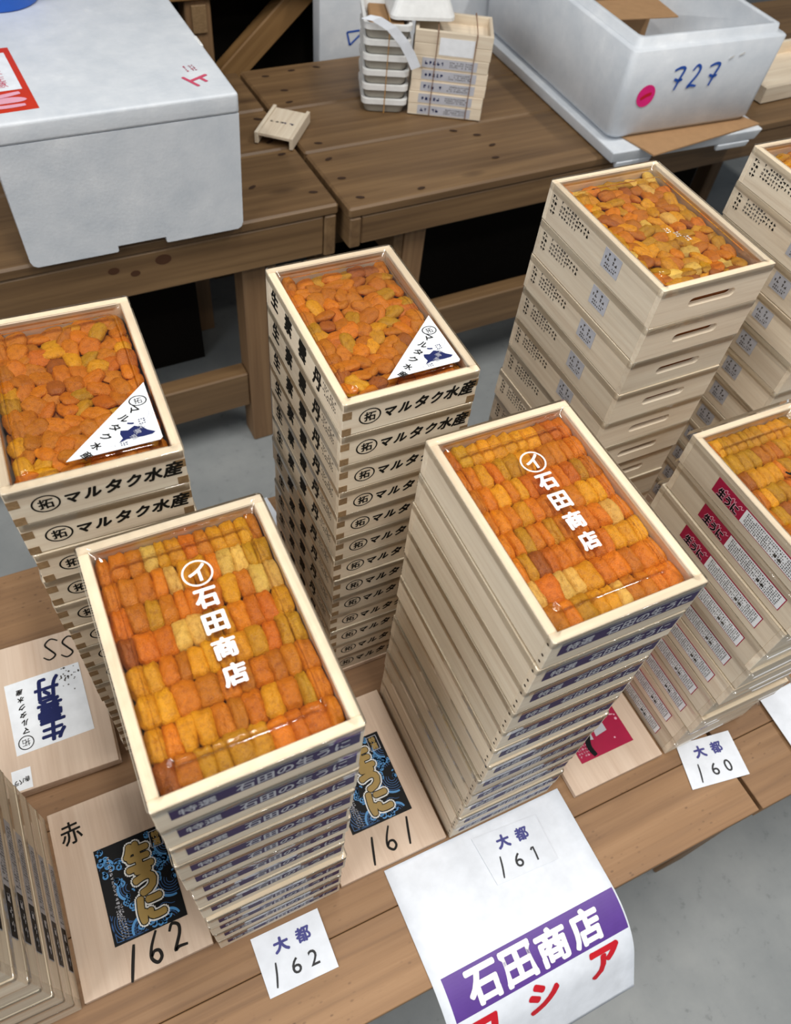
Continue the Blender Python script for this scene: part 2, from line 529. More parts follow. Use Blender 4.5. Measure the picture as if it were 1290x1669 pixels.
# ------------------------------------------------------------------ rear tables
ZT = 0.1
def rear_table(label, corner, rz, sx, L, joints, legx, apron_z, str_z, nails):
    """corner = front corner at the gap; sx = -1 runs to the left, +1 to the right"""
    t = thing('work_table', label, 'table', (corner[0], corner[1], 0), rz)
    def bx(name, x0, x1, y0, y1, z0, z1, mat, bev=0.003):
        a, b = sorted((sx*x0, sx*x1))
        return box(name, (a, b, y0, y1, z0, z1), mat, t, bev=bev)
    for i in range(len(joints)-1):
        bx('plank', 0, L, joints[i]+0.0012, joints[i+1]-0.0012, ZT-0.022, ZT-random.uniform(0, 0.001), 'table_x', 0.004)
    D = joints[-1]
    bx('front_apron', 0.028, L-0.028, 0.004, 0.03, apron_z, ZT-0.0225, 'table_x')
    bx('back_apron', 0.028, L-0.028, D-0.03, D-0.004, apron_z, ZT-0.0225, 'table_x')
    for x in (0.003, L-0.027): bx('side_apron', x, x+0.024, 0.002, D-0.004, apron_z-0.004, ZT-0.0225, 'table_y')
    for lx in (legx, L-legx-0.05):
        for ly in (0.032, D-0.09):
            bx('leg', lx, lx+0.048, ly, ly+0.055, ZF, ZT-0.023, 'table_z')
        bx('side_board', lx-0.0225, lx-0.0005, 0.036, D-0.036, ZT-0.17, ZT-0.06, 'table_y')
    bx('stretcher', legx+0.049, L-legx-0.051, 0.038, 0.078, str_z-0.095, str_z, 'table_x')
    bx('stretcher', legx+0.049, L-legx-0.051, D-0.09, D-0.05, str_z-0.095, str_z, 'table_x')
    for (x, y) in nails:
        g = disc_geo(0.006, 8); g = ([Vector((v.x*1.5, v.y*0.7, 0)) for v in g[0]], g[1])
        put('nail_mark', g, 'nail', t, TOP(sx*x, y, ZT+0.0004, random.uniform(-0.5, 0.5)))
    return t
tL = rear_table('brown plank table carrying the closed foam box', (0.4485, 1.160), R(2.2), -1, 1.3, [0, 0.21, 0.365, 0.535], 0.135, -0.004, -0.29,
           [(0.03, 0.05), (0.035, 0.19), (0.04, 0.24), (0.05, 0.5), (0.06, 0.40), (0.13, 0.10), (0.03, 0.33)])
rear_table('brown plank table carrying the open foam box and tied bundle', (0.4605, 1.137), R(2.6), 1, 1.75, [0, 0.205, 0.375, 0.56], 0.145, 0.018, -0.228,
           [(0.035, 0.03), (0.03, 0.10), (0.035, 0.17), (0.04, 0.23), (0.05, 0.33), (0.05, 0.40), (0.045, 0.52), (0.11, 0.53), (0.17, 0.53), (0.33, 0.19), (0.37, 0.16), (0.38, 0.115), (0.36, 0.07), (0.06, 0.45), (0.16, 0.02)])

for (x, z, r) in ((-0.418, 0.055, 0.0085), (-0.383, 0.042, 0.0075), (-0.332, 0.058, 0.0125)):
    g = disc_geo(r, 12); g = ([Vector((v.x*1.15, v.y*0.8, 0)) for v in g[0]], g[1])
    put('knot', g, 'knot', tL, FRONT(x, 0.0036, z))
# rack behind the tables: post, brace and rail
rk = thing('timber_rack', 'timber rack frame with diagonal brace standing behind the tables', 'rack', (0.39, 1.82, ZF))
def rbox(name, b, mat, bev=0.003, **k): return box(name, (b[0]-0.39, b[1]-0.39, b[2]-1.82, b[3]-1.82, b[4]-ZF, b[5]-ZF), mat, rk, bev=bev, **k)
rbox('post', (0.355, 0.412, 1.80, 1.86, ZF, 0.33), 'table_z')
rbox('post', (-0.75, -0.69, 1.80, 1.86, ZF, 0.33), 'table_z')
rbox('post', (1.55, 1.61, 1.80, 1.86, ZF, 0.33), 'table_z')
rbox('rail', (-0.8, 1.65, 1.79, 1.83, 0.205, 0.30), 'brace')
rbox('peg', (0.368, 0.400, 1.794, 1.7995, 0.14, 0.195), 'end_grain', 0.001)
bm = bmesh.new()
box_bm(bm, -0.28, 0.22, -0.02, 0.02, -0.027, 0.027, 0.003)
ob('brace', bm_mesh('brace', bm, 'brace'), rk, mtx=Matrix.Translation((0.575-0.39, 1.84-1.82, 0.14-ZF)) @ Matrix.Rotation(-R(41), 4, 'Y'))
rbox('shade_backing', (-0.8, 1.65, 1.90, 1.905, ZF+0.001, 0.30), 'dark', 0)  # black panel added so the space behind the tables goes dark
for i in range(5): rbox('board', (-0.8, 1.65, 1.79+0.16*i, 1.945+0.16*i, 0.3005, 0.322), 'table_x')

# black bins added to deepen the shade under the tables
for (x, y, rz, wd, lab) in ((-0.42, 1.475, R(2.2), 0.66, 'black bin added to darken the shade under the left table'), (0.70, 1.475, R(2.6), 1.05, 'long black bin added to darken the shade under the right table')):
    t = thing('shade_bin', lab, 'bin', (x, y, ZF+0.001), rz)
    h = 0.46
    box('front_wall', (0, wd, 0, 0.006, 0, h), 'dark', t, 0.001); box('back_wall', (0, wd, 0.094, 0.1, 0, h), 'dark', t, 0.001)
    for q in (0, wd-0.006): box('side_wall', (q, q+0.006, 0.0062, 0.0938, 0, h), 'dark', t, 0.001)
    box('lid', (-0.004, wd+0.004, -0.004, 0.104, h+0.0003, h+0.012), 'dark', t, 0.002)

# ------------------------------------------------------------------ foam box, closed, left
FX0, FX1, FY0, FY1 = -0.097, 0.264, 1.122, 1.66
fb = thing('foam_box', 'closed white foam box with red handling sticker on the left table', 'foam box', (FX0, FY0, ZT+0.001), R(1.6))
w_, d_ = FX1-FX0, FY1-FY0
def taper_box(bm, x0, x1, y0, y1, z0, z1, tp, bev):
    r = bmesh.ops.create_cube(bm, size=1.0)
    for v in r['verts']:
        k = tp if v.co.z < 0 else 0
        v.co = Vector((x0+k if v.co.x < 0 else x1-k, y0+k if v.co.y < 0 else y1-k, z0 if v.co.z < 0 else z1))
    if bev: bmesh.ops.bevel(bm, geom=list({e for v in r['verts'] for e in v.link_edges}), offset=bev, segments=3, affect='EDGES', profile=0.6)
# body with a hand notch cut out of the lower front edge
nx0, nx1, nh = 0.142, 0.222, 0.011
pf = [(0.014, 0.0)] + [(nx0-0.002, 0.0), (nx0, 0.002), (nx0, nh), (nx1, nh), (nx1, 0.002), (nx1+0.002, 0.0)] + [(w_-0.014, 0.0), (w_-0.0075, 0.004), (w_-0.0045, 0.012), (w_-0.001, 0.2), (0.001, 0.2), (0.0045, 0.012), (0.0075, 0.004)]
n = len(pf)
def fyb(z): return 0.001+0.005*(1-z/0.2)
V = [Vector((p[0], fyb(p[1]), p[1])) for p in pf] + [Vector((p[0], d_-fyb(p[1]), p[1])) for p in pf]
F = [tuple(range(n)), tuple(range(2*n-1, n-1, -1))] + [(i, n+i, n+(i+1) % n, (i+1) % n) for i in range(n)]
ob('body', mesh_from('body', V, F, 'foam'), fb)
bm = bmesh.new()
taper_box(bm, 0.0, w_, 0.0, d_, 0.2005, 0.231, -0.0, 0.005)
lid = ob('lid', bm_mesh('lid', bm, 'foam', True), fb)
bm = bmesh.new()
box_bm(bm, w_-0.006, w_+0.0008, 0.165, 0.20, 0.203, 0.2318, 0.002)
ob('notch_block', bm_mesh('notch_block', bm, 'whiteplastic'), fb)
st = ob('handling_sticker', sheet_mesh('handling_sticker', rectpoly(0.13, 0.195), 0.0003, 'redprint'), fb, mtx=TOP(0.012, 0.127, 0.2311, R(2)))
put('sticker_panel', rect_geo(0.112, 0.118, 0, 0.022), 'sticker', st, TOP(0, 0, 0.0006))
g = Geo()
for i, (yy, s) in enumerate(((0.045, 3), (0.022, 4), (0.0, 5), (-0.018, 6))):
    g.add(glyph_geo('取扱注意'[i]*1, 0.02, 0.018), 0.03, yy); g.add(glyph_geo('天地無用'[i]*1, 0.02, 0.018), 0.005, yy)
put('lettering', g, 'pinkink', st, TOP(0, 0, 0.0009))
g = Geo()
g.add(stroke_geo([(-0.02, -0.062), (0.01, -0.055), (0.05, -0.047)], 0.010)); g.add(stroke_geo([(-0.02, -0.076), (0.015, -0.083), (0.05, -0.083)], 0.009)); g.add(stroke_geo([(0.005, -0.068), (0.03, -0.066), (0.055, -0.068)], 0.016, taper=0.9))
put('hand_mark', g, 'pale_pink', st, TOP(0, 0, 0.0008))
g = Geo(); g.add(glyph_geo('上', 0.034, 0.034, 0.0014), 0, 0, 0, R(-72)); g.add(fine_print(0.02, 0.02, 4, 5, 0.9), 0.004, 0.035)
put('red_stamp', g, 'pinkink', fb, TOP(0.318, 0.058, 0.2316, R(8)))
g = Geo()
# blue pail on the foam box
pl = thing('blue_pail', 'bright blue plastic pail standing on the closed foam box', 'pail', (-0.018, 1.54, ZT+0.2325))
V, F = [], []
prof = [(0.0, 0.0), (0.066, 0.0), (0.069, 0.003), (0.078, 0.14), (0.083, 0.142), (0.083, 0.152), (0.076, 0.152), (0.066, 0.006), (0.0, 0.006)]
NS = 32
for (rr, zz) in prof:
    for k in range(NS): V.append(Vector((rr*math.cos(2*math.pi*k/NS), rr*math.sin(2*math.pi*k/NS), zz)))
for i in range(len(prof)-1):
    for k in range(NS): F.append((i*NS+k, i*NS+(k+1) % NS, (i+1)*NS+(k+1) % NS, (i+1)*NS+k))
ob('bucket', mesh_from('bucket', V, F, 'bluebucket', True), pl)
put('handle', tube_geo([(0.08*math.cos(a), 0.03, 0.145+0.05*math.sin(a)) for a in [math.pi*k/14 for k in range(15)]], 0.0025), 'whiteplastic', pl, Matrix.Identity(4))

# ------------------------------------------------------------------ foam lid slab, cardboard, open foam box, right
sl = thing('foam_slab', 'white foam slab under the open foam box', 'foam slab', (1.035, 1.128, ZT+0.0012), R(-0.5))
bm = bmesh.new()
taper_box(bm, 0.0, 0.40, 0.0, 0.60, 0.0, 0.026, 0.006, 0.004)
ob('slab', bm_mesh('slab', bm, 'foam', True), sl)
bm = bmesh.new()
bm.free()
for (a, b) in ((0.02, 0.11), (0.29, 0.38)):
    bm = bmesh.new(); taper_box(bm, a, b, 0.004, 0.018, -0.014, 0.0005, 0.003, 0.003)
    ob('foot', bm_mesh('foot', bm, 'foam', True), sl)
cb = ob('cardboard_sheet', sheet_mesh('cardboard_sheet', [(0.035, 0.06), (0.06, -0.035), (0.2, -0.015), (0.385, 0.012), (0.345, 0.09)], 0.003, 'card'), None, loc=(1.05, 1.128, ZT+0.0285))
tag(cb, 'brown cardboard sheet sticking out under the open foam box', 'cardboard')
OB = thing('foam_box', 'open white foam box marked 727 with pink dot on the right table', 'foam box', (1.040, 1.162, ZT+0.0325), R(-0.8))
OW, OD, OH = 0.385, 0.56, 0.172
def loop(x0, x1, y0, y1, z, r): return [Vector((p[0], p[1], z)) for p in round_rect(x0, x1, y0, y1, r, 4)]
loops = [loop(0.014, OW-0.014, 0.012, OD-0.012, 0.0, 0.02), loop(0.006, OW-0.006, 0.004, OD-0.004, 0.01, 0.02),
         loop(0, OW, 0, OD, OH-0.002, 0.014), loop(0.003, OW-0.003, 0.003, OD-0.003, OH, 0.013), loop(0.014, OW-0.014, 0.014, OD-0.014, OH+0.001, 0.012),
         loop(0.016, OW-0.016, 0.016, OD-0.016, OH+0.015, 0.012), loop(0.026, OW-0.026, 0.026, OD-0.026, OH+0.016, 0.012),
         loop(0.028, OW-0.028, 0.028, OD-0.028, OH+0.012, 0.012), loop(0.036, OW-0.036, 0.036, OD-0.036, 0.025, 0.012)]
V = [v for lp in loops for v in lp]; NL = len(loops[0])
F = [(i*NL+k, i*NL+(k+1) % NL, (i+1)*NL+(k+1) % NL, (i+1)*NL+k) for i in range(len(loops)-1) for k in range(NL)]
F += [tuple(range(NL-1, -1, -1)), tuple((len(loops)-1)*NL+k for k in range(NL))]
ob('shell', mesh_from('shell', V, F, 'foam', True), OB)
# front wall leans slightly: plane from (y=.004,z=.01) to (0,OH)
fy = lambda z: 0.0038-0.004*(z-0.01)/0.16-0.0006
put('pink_dot', Geo().add(disc_geo(0.0215, 24)), 'pink', OB, FRONT(0.062, fy(0.085)-0.0005, 0.085))
put('dot_mark', stroke_geo([(-0.012, -0.005), (0, 0.001), (0.012, 0.004)], 0.007), 'redink', OB, FRONT(0.062, fy(0.085)-0.001, 0.085))
put('marker_digits', hand_geo('727', 0.044, 0.036, 0.044, 0.0056), 'blueink', OB, FRONT(0.172, fy(0.11)-0.0008, 0.112))
g = Geo(); g.add(stroke_geo([(0, 0), (0.01, 0.004)], 0.006)); g.add(stroke_geo([(0.024, 0.004), (0.036, 0.008)], 0.006))
put('scratch_mark', g, 'whiteplastic', OB, FRONT(0.245, fy(0.145)-0.0008, 0.140))
cbx = thing('cardboard_box', 'brown cardboard carton lying inside the open foam box', 'carton', (1.15, 1.42, ZT+0.0325+0.026), R(-6))
box('carton', (0, 0.13, 0, 0.2, 0, 0.135), 'card', cbx, 0.001)
box('flap', (-0.03, 0.13, -0.09, -0.001, 0.128, 0.131), 'card', cbx, 0.0005)
box('paper_strip', (0.0, 0.08, 0.0, 0.03, 0.1355, 0.137), 'paper', cbx)
put('print_mark', fine_print(0.03, 0.02, 2, 9, 0.95), 'ink', cbx, TOP(0.09, 0.05, 0.1356))
pw = ob('paper_wad', sheet_mesh('paper_wad', [(-0.06, -0.04), (0.02, -0.05), (0.09, -0.02), (0.06, 0.03), (-0.02, 0.05), (-0.07, 0.02)], 0.02, 'paper'), None, loc=(1.17, 1.30, ZT+0.0325+0.026))
tag(pw, 'white crumpled wrapper on the floor of the open foam box', 'wrapper')

# foam box behind the right table, on an added black crate filling the shade
for k, (z0, h, lab) in enumerate(((ZF+0.001, 0.46, 'black crate added to fill the shade behind the right table'), (ZF+0.462, 0.30, 'white foam box with blue mark behind the tied bundle'))):
    t = thing(('shade_crate', 'foam_box')[k], lab, ('crate', 'foam box')[k], (0.637, 1.735, z0))
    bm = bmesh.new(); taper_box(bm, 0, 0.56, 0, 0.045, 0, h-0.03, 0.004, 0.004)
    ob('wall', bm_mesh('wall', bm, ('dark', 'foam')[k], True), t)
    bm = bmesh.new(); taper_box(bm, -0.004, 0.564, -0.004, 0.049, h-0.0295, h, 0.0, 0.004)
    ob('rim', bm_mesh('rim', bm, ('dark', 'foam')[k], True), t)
    if k == 1:
        put('blue_mark', Geo().add(stroke_geo([(-0.02, 0.012), (-0.012, -0.016)], 0.006)).add(stroke_geo([(-0.012, -0.016), (0.02, 0.01)], 0.006)).add(stroke_geo([(-0.02, 0.012), (0.02, 0.014)], 0.006)), 'blueink', t, FRONT(0.088, 0.0005, 0.165))

# tray at the far right end of the right table
def simple_tray(name, label, loc, rz, w, l, h):
    t = thing(name, label, 'tray', loc, rz)
    b = 0.009
    box('front_board', (0, w, 0, b, 0, h), 'tray_x', t, 0.0006); box('back_board', (0, w, l-b, l, 0, h), 'tray_x', t, 0.0006)
    box('left_board', (0, b, b, l-b, 0, h), 'tray_y', t, 0.0006); box('right_board', (w-b, w, b, l-b, 0, h), 'tray_y', t, 0.0006)
    box('bottom_board', (b, w-b, b, l-b, 0.001, 0.006), 'tray_x', t)
    return t
simple_tray('wooden_tray', 'pale empty wooden tray beside the open foam box', (1.56, 1.26, ZT+0.002), R(4), 0.3, 0.19, 0.035)

# ------------------------------------------------------------------ tied bundle on the right table
GB = 'tied white plastic trays'
for i in range(6):
    z = ZT+0.002+i*0.0285
    t = thing('plastic_tray', '%s white plastic tray from the bottom of the tied bundle' % ['first', 'second', 'third', 'fourth', 'fifth', 'sixth'][i], 'plastic tray', (0.625, 1.462, z), R(-20), GB)
    t.location.x -= 0.0008*i
    Wt, Dt = 0.092, 0.12
    lp = [loop(0.006, Wt-0.006, 0.004, Dt-0.004, 0.0, 0.012), loop(0.001, Wt-0.001, 0.0, Dt, 0.017, 0.012), loop(-0.002, Wt+0.002, -0.004, Dt+0.004, 0.0175, 0.013),
          loop(-0.002, Wt+0.002, -0.004, Dt+0.004, 0.0275, 0.013), loop(0.004, Wt-0.004, 0.003, Dt-0.003, 0.0275, 0.012), loop(0.008, Wt-0.008, 0.007, Dt-0.007, 0.004, 0.01)]
    V = [v for q in lp for v in q]; NL = len(lp[0])
    F = [(a*NL+k, a*NL+(k+1) % NL, (a+1)*NL+(k+1) % NL, (a+1)*NL+k) for a in range(1, len(lp)-1) for k in range(NL)]
    F += [tuple((len(lp)-1)*NL+k for k in range(NL))]
    ob('rim', mesh_from('rim', V, F, 'whiteplastic'), t)
    F = [(k, (k+1) % NL, NL+(k+1) % NL, NL+k) for k in range(NL)] + [tuple(range(NL-1, -1, -1))]
    ob('base', mesh_from('base', V[:2*NL], F, 'greyplastic'), t)
    if i == 5: box('filling', (0.012, Wt-0.012, 0.012, Dt-0.012, 0.008, 0.024), 'card', t, 0.003)
rb = put('rubber_band', tube_geo([(0, -0.0062, 0.0005), (0, -0.0062, 0.172), (0, 0.06, 0.1745), (0, 0.1265, 0.172), (0, 0.1265, 0.0005)], 0.0012), 'rubber', None, Matrix.Translation((0.668, 1.448, ZT+0.002)) @ Matrix.Rotation(R(-20), 4, 'Z'))
tag(rb, 'amber rubber band around the white plastic trays', 'rubber band')
wood_o = (0.716, 1.430)
for i in range(7):
    z = ZT+0.002+i*0.0235
    t = thing('wooden_tray', '%s pale wooden tray from the bottom of the tied bundle' % ['first', 'second', 'third', 'fourth', 'fifth', 'sixth', 'seventh'][i], 'tray', (wood_o[0]+random.uniform(-.002, .002), wood_o[1], z), R(-27), 'tied wooden trays')
    w, l, h, b = 0.155, 0.10, 0.0228, 0.007
    box('front_board', (0, w, 0, b, 0, h), 'tray_x', t, 0.0006); box('back_board', (0, w, l-b, l, 0, h), 'tray_x', t, 0.0006)
    box('left_board', (0, b, b, l-b, 0, h), 'tray_y', t, 0.0006); box('right_board', (w-b, w, b, l-b, 0, h), 'tray_y', t, 0.0006)
    box('bottom_board', (b, w-b, b, l-b, 0.001, 0.005), 'tray_x', t)
    if i < 5:
        s = ob('paper_label', sheet_mesh('paper_label', rectpoly(0.112, 0.018), 0.0003, 'greyprint'), t, mtx=FRONT(0.076, -0.0002, h/2))
        put('small_print', fine_print(0.05, 0.012, 3, 20+i, 0.8), 'greyink', s, TOP(0.024, 0, 0.0006))
        put('lettering', fine_print(0.042, 0.011, 1, 40+i, 0.95, 0.008), 'navy', s, TOP(-0.03, 0, 0.0006))
    if i == 6:
        s = ob('blank_label', sheet_mesh('blank_label', rectpoly(0.07, 0.032), 0.0003, 'sticker'), t, mtx=FRONT(0.085, -0.0004, h-0.026))
ca, sa = math.cos(R(-27)), math.sin(R(-27))
for j, lx in enumerate((0.045, 0.122)):
    s = put('tie_string', tube_geo([(lx, -0.0022, 0.0005), (lx, -0.0022, 0.1665), (lx, 0.05, 0.1675), (lx, 0.1025, 0.1665), (lx, 0.1025, 0.0005)], 0.0011), 'string', None, Matrix.Translation((wood_o[0], wood_o[1], ZT+0.002)) @ Matrix.Rotation(R(-27), 4, 'Z'))
    tag(s, ('left', 'right')[j]+' brown string tied around the bundled wooden trays', 'string')
# upturned white tray lying on top of the bundle
t = thing('plastic_tray', 'upturned white plastic tray lying across the top of the bundle', 'plastic tray', (0.672, 1.455, ZT+0.176), R(-16))
lp = [loop(0, 0.13, 0, 0.09, 0.0, 0.014), loop(0, 0.13, 0, 0.09, 0.006, 0.014), loop(0.012, 0.118, 0.012, 0.078, 0.034, 0.014)]
V = [v for q in lp for v in q]; NL = len(lp[0])
F = [(a*NL+k, a*NL+(k+1) % NL, (a+1)*NL+(k+1) % NL, (a+1)*NL+k) for a in range(2) for k in range(NL)] + [tuple(2*NL+k for k in range(NL))]
ob('shell', mesh_from('shell', V, F, 'whiteplastic'), t)
put('red_print', fine_print(0.03, 0.006, 1, 3, 0.9, 0.006), 'redink', t, TOP(0.095, 0.068, 0.0345))
# paper band looping down over the front
g = Geo()
pb = [(0.0, 0.0, 0.176), (0.02, -0.012, 0.178), (0.05, -0.018, 0.165), (0.075, -0.02, 0.142), (0.092, -0.02, 0.118), (0.104, -0.02, 0.096)]
V, F = [], []
for i, p in enumerate(pb):
    V += [Vector((p[0], p[1], p[2])), Vector((p[0]+0.018, p[1]-0.001, p[2]+0.008))]
    V += [Vector((p[0], p[1]+0.0008, p[2]-0.0005)), Vector((p[0]+0.018, p[1]-0.0002, p[2]+0.0075))]
for i in range(len(pb)-1):
    a, b = 4*i, 4*(i+1)
    F += [(a, a+1, b+1, b), (a+2, b+2, b+3, a+3), (a, b, b+2, a+2), (a+1, a+3, b+3, b+1)]
s = ob('paper_band', mesh_from('paper_band', V, F, 'paper'), None, loc=(0.612, 1.462, ZT+0.004), rz=R(-20))
tag(s, 'white paper band curling over the tied bundle', 'paper band')

# small upturned wooden rest on the left table
t = thing('wooden_rest', 'small pale upturned wooden rest lying across the table gap', 'wooden rest', (0.375, 1.395, ZT+0.002), R(-38))
box('panel', (0.0, 0.062, 0.004, 0.112, 0.014, 0.020), 'tray_y', t, 0.0006)
for x in (-0.0075, 0.0625): box('runner', (x, x+0.007, 0, 0.118, 0, 0.022), 'tray_y', t, 0.0006)
put('stamp', fine_print(0.022, 0.03, 2, 4, 0.95, 0.011), 'navy', t, TOP(0.042, 0.062, 0.0204, R(90)))
put('stamp', fine_print(0.016, 0.03, 3, 8, 0.7), 'greyink', t, TOP(0.02, 0.06, 0.0204, R(90)))

# ------------------------------------------------------------------ sea urchin lobes
PAL = {'golden': 'DC9C18', 'orange': 'D47E10', 'pale yellow': 'E2BA5E', 'amber': 'C47814', 'rust brown': 'A45E1E', 'mustard': 'C49018', 'deep orange': 'CA7010'}
PALL = {k: lin(v) for k, v in PAL.items()}
def lobe_geo(L, Wd, Ht, seed, e=0.62, nu=20, nv=10):
    rr = random.Random(seed)
    off = Vector((rr.uniform(0, 99), rr.uniform(0, 99), 0))
    tap = rr.uniform(-0.14, 0.14); bend = rr.uniform(-0.08, 0.08)
    def sp(c, p): return math.copysign(abs(c)**p, c)
    V = [];  F = []
    for j in range(nv+1):
        ph = -math.pi/2+math.pi*j/nv
        for i in range(nu):
            th = 2*math.pi*i/nu
            x = sp(math.cos(ph), 0.8)*sp(math.cos(th), e)
            y = sp(math.cos(ph), 0.8)*sp(math.sin(th), e)
            z = sp(math.sin(ph), 0.95)
            k = 1+0.16*noise.noise(Vector((x*1.7, y*1.7, z*1.7))+off)+0.07*noise.noise(Vector((x*4.5, y*4.5, z*4.5))+off)
            gr = 0.10*math.exp(-(x/0.22)**2) if z > 0.2 else 0
            V.append(Vector(((x*(1+tap*y)+bend*(y*y-0.5))*k*Wd/2, y*k*L/2, (z-gr)*k*Ht/2)))
    for j in range(nv):
        for i in range(nu):
            i2 = (i+1) % nu
            F.append((j*nu+i, j*nu+i2, (j+1)*nu+i2, (j+1)*nu+i))
    return V, F
def tint_mesh(name, V, F, cols):
    me = mesh_from(name, V, F, 'uni', True)
    a = me.color_attributes.new('tint', 'FLOAT_COLOR', 'POINT')
    flat = []
    for c in cols: flat += c
    a.data.foreach_set('color', flat)
    return me
def lobe_cols(V, Ht, col, rr):
    k = rr.uniform(0.84, 1.08); d = rr.uniform(0.94, 1.07)
    return [(min(1, col[0]*k), min(1, col[1]*k*d), col[2]*k*0.9, 1) for v in V]
REST = {'v': [], 'f': [], 'c': []}
NL_ = [0]
def lobe(parent_mtx, L, Wd, Ht, pos, eul, cname, label, group, rr, individual=True, ex=0.62):
    NL_[0] += 1
    V, F = lobe_geo(L, Wd, Ht, NL_[0]*13+5, ex)
    cols = lobe_cols(V, Ht, PALL[cname], rr)
    mt = parent_mtx @ Matrix.Translation(pos) @ eul.to_matrix().to_4x4()
    if individual:
        o = ob('sea_urchin_lobe', tint_mesh('sea_urchin_lobe', V, F, cols))
        o.matrix_world = mt
        tag(o, label, 'sea urchin', group)
    else:
        b = len(REST['v'])
        REST['v'] += [mt @ v for v in V]; REST['f'] += [tuple(i+b for i in f) for f in F]; REST['c'] += cols
from mathutils import Euler
ORD = ['zeroth', 'first', 'second', 'third', 'fourth', 'fifth', 'sixth', 'seventh', 'eighth', 'ninth', 'tenth', 'eleventh', 'twelfth', 'thirteenth', 'fourteenth', 'fifteenth']
def fill_rows(mw, w, l, h, b, rows, per, seed, where, group, lean, weights, vis=None):
    rr = random.Random(seed)
    iw, il = w-2*b-0.002, l-2*b-0.002
    names = list(weights); wt = list(weights.values())
    rl = il/rows
    top = h-0.0056
    for r in range(rows):
        n = per+rr.choice((-1, 0, 0, 1))
        ws = [rr.uniform(0.75, 1.25) for _ in range(n)]; s = sum(ws); ws = [x/s*iw for x in ws]
        x = -iw/2
        cn = rr.choices(names, wt)[0]
        for k, wd in enumerate(ws):
            if rr.random() < 0.72: cn = rr.choices(names, wt)[0]
            ht = 0.0135+rr.uniform(-0.001, 0.0006)
            y = -il/2+(r+0.5)*rl+rr.uniform(-0.0007, 0.0007)
            cx = x+wd/2
            edge = 1-0.0*abs(cx)
            e = Euler((rr.uniform(-0.08, 0.08), lean+rr.uniform(-0.2, 0.2), rr.uniform(-0.09, 0.09)))
            pos = Vector((cx, y, top-ht/2))
            ind = True
            if vis is not None:
                ind = vis(mw @ pos)
            lab = '%s sea urchin lobe, %s from left, %s row from front, %s' % (cn, ORD[k+1], ORD[r+1], where)
            lobe(mw, rl*rr.uniform(1.06, 1.16), wd*1.2, ht, pos, e, cn, lab, group, rr, ind, 0.5)
            x += wd
        for k in range(per-2):
            lobe(mw, rl, iw/(per-2)*1.1, 0.009, Vector((-iw/2+(k+0.5)*iw/(per-2), -il/2+(r+0.5)*rl+rl*0.4*(1 if r < rows-1 else 0), top-0.0150)), Euler((0, 0, rr.uniform(-.2, .2))), 'rust brown', '', '', rr, False)
def fill_pile(mw, w, l, h, b, nx, ny, seed, label, group, weights, indiv):
    rr = random.Random(seed)
    iw, il = w-2*b-0.003, l-2*b-0.003
    names = list(weights); wt = list(weights.values())
    top = h-0.0056
    for lay in range(2):
        for j in range(ny):
            for i in range(nx):
                ox = 0.5 if (j+lay) % 2 else 0.0
                x = -iw/2+(i+0.35+ox*0.6)*iw/nx+rr.uniform(-0.0025, 0.0025)
                y = -il/2+(j+0.5)*il/ny+rr.uniform(-0.0025, 0.0025)
                x = max(-iw/2+0.0075, min(iw/2-0.0075, x)); y = max(-il/2+0.0080, min(il/2-0.0080, y))
                cn = rr.choices(names, wt)[0]
                z = top-0.0055-rr.uniform(0, 0.0026)-(0.0068 if lay == 0 else 0)
                edge = min(iw/2-abs(x), il/2-abs(y))
                rz = rr.uniform(-3.14, 3.14)
                if edge < 0.010:
                    rz = (0 if iw/2-abs(x) < il/2-abs(y) else math.pi/2)+rr.uniform(-.3, .3)
                L = rr.uniform(0.0180, 0.0245); Wd = rr.uniform(0.0128, 0.0168)
                pos = Vector((x, y, z))
                e = Euler((rr.uniform(-0.34, 0.34), rr.uniform(-0.34, 0.34), rz))
                lab = '%s loose sea urchin lobe, %s from left, %s from front, %s' % (cn, ORD[i+1], ORD[j+1], label)
                lobe(mw, L, Wd, rr.uniform(0.0062, 0.0080), pos, e, cn, lab, group, rr, lay == 1 and indiv(mw @ pos), 0.78)
def px(v):
    d = Vector(v)-cam.matrix_world.translation
    z = d.dot(FW)
    return 645+1281.68*d.dot(RT)/z, 834.5-1281.68*d.dot(UP)/z

# ------------------------------------------------------------------ trays
def cover_mesh(w, l, h, b, out, plx, ply, skirt=0.007):
    x, y = w/2, l/2
    prof = [(-out, -out, h-skirt, 0.004), (-out, -out, h+0.0003, 0.004), (-out+0.0008, -out+0.0008, h+0.0007, 0.004), (b-0.0005, b-0.0005, h+0.0007, 0.003),
            (b+0.0008, b+0.0008, h-0.0036, 0.004), (b+plx, b+ply, h-0.0036, 0.005), (b+plx+0.0012, b+ply+0.0012, h-0.0032, 0.005), (b+plx+0.002, b+ply+0.002, h-0.0014, 0.005), (b+plx+0.0035, b+ply+0.0035, h-0.0006, 0.005)]
    V, F = [], []
    for dx, dy, z, r in prof:
        V += [Vector((p[0], p[1], z)) for p in round_rect(-x+dx, x-dx, -y+dy, y-dy, r, 4)]
    n = 20
    for i in range(len(prof)-1):
        for k in range(n): F.append((i*n+k, i*n+(k+1) % n, (i+1)*n+(k+1) % n, (i+1)*n+k))
    F.append(tuple((len(prof)-1)*n+k for k in range(n)))
    me = mesh_from('cover', V, F, 'clear', True)
    for p in me.polygons:
        if len(p.vertices) > 4 or p.area > 0.00012: p.use_smooth = False
    return me
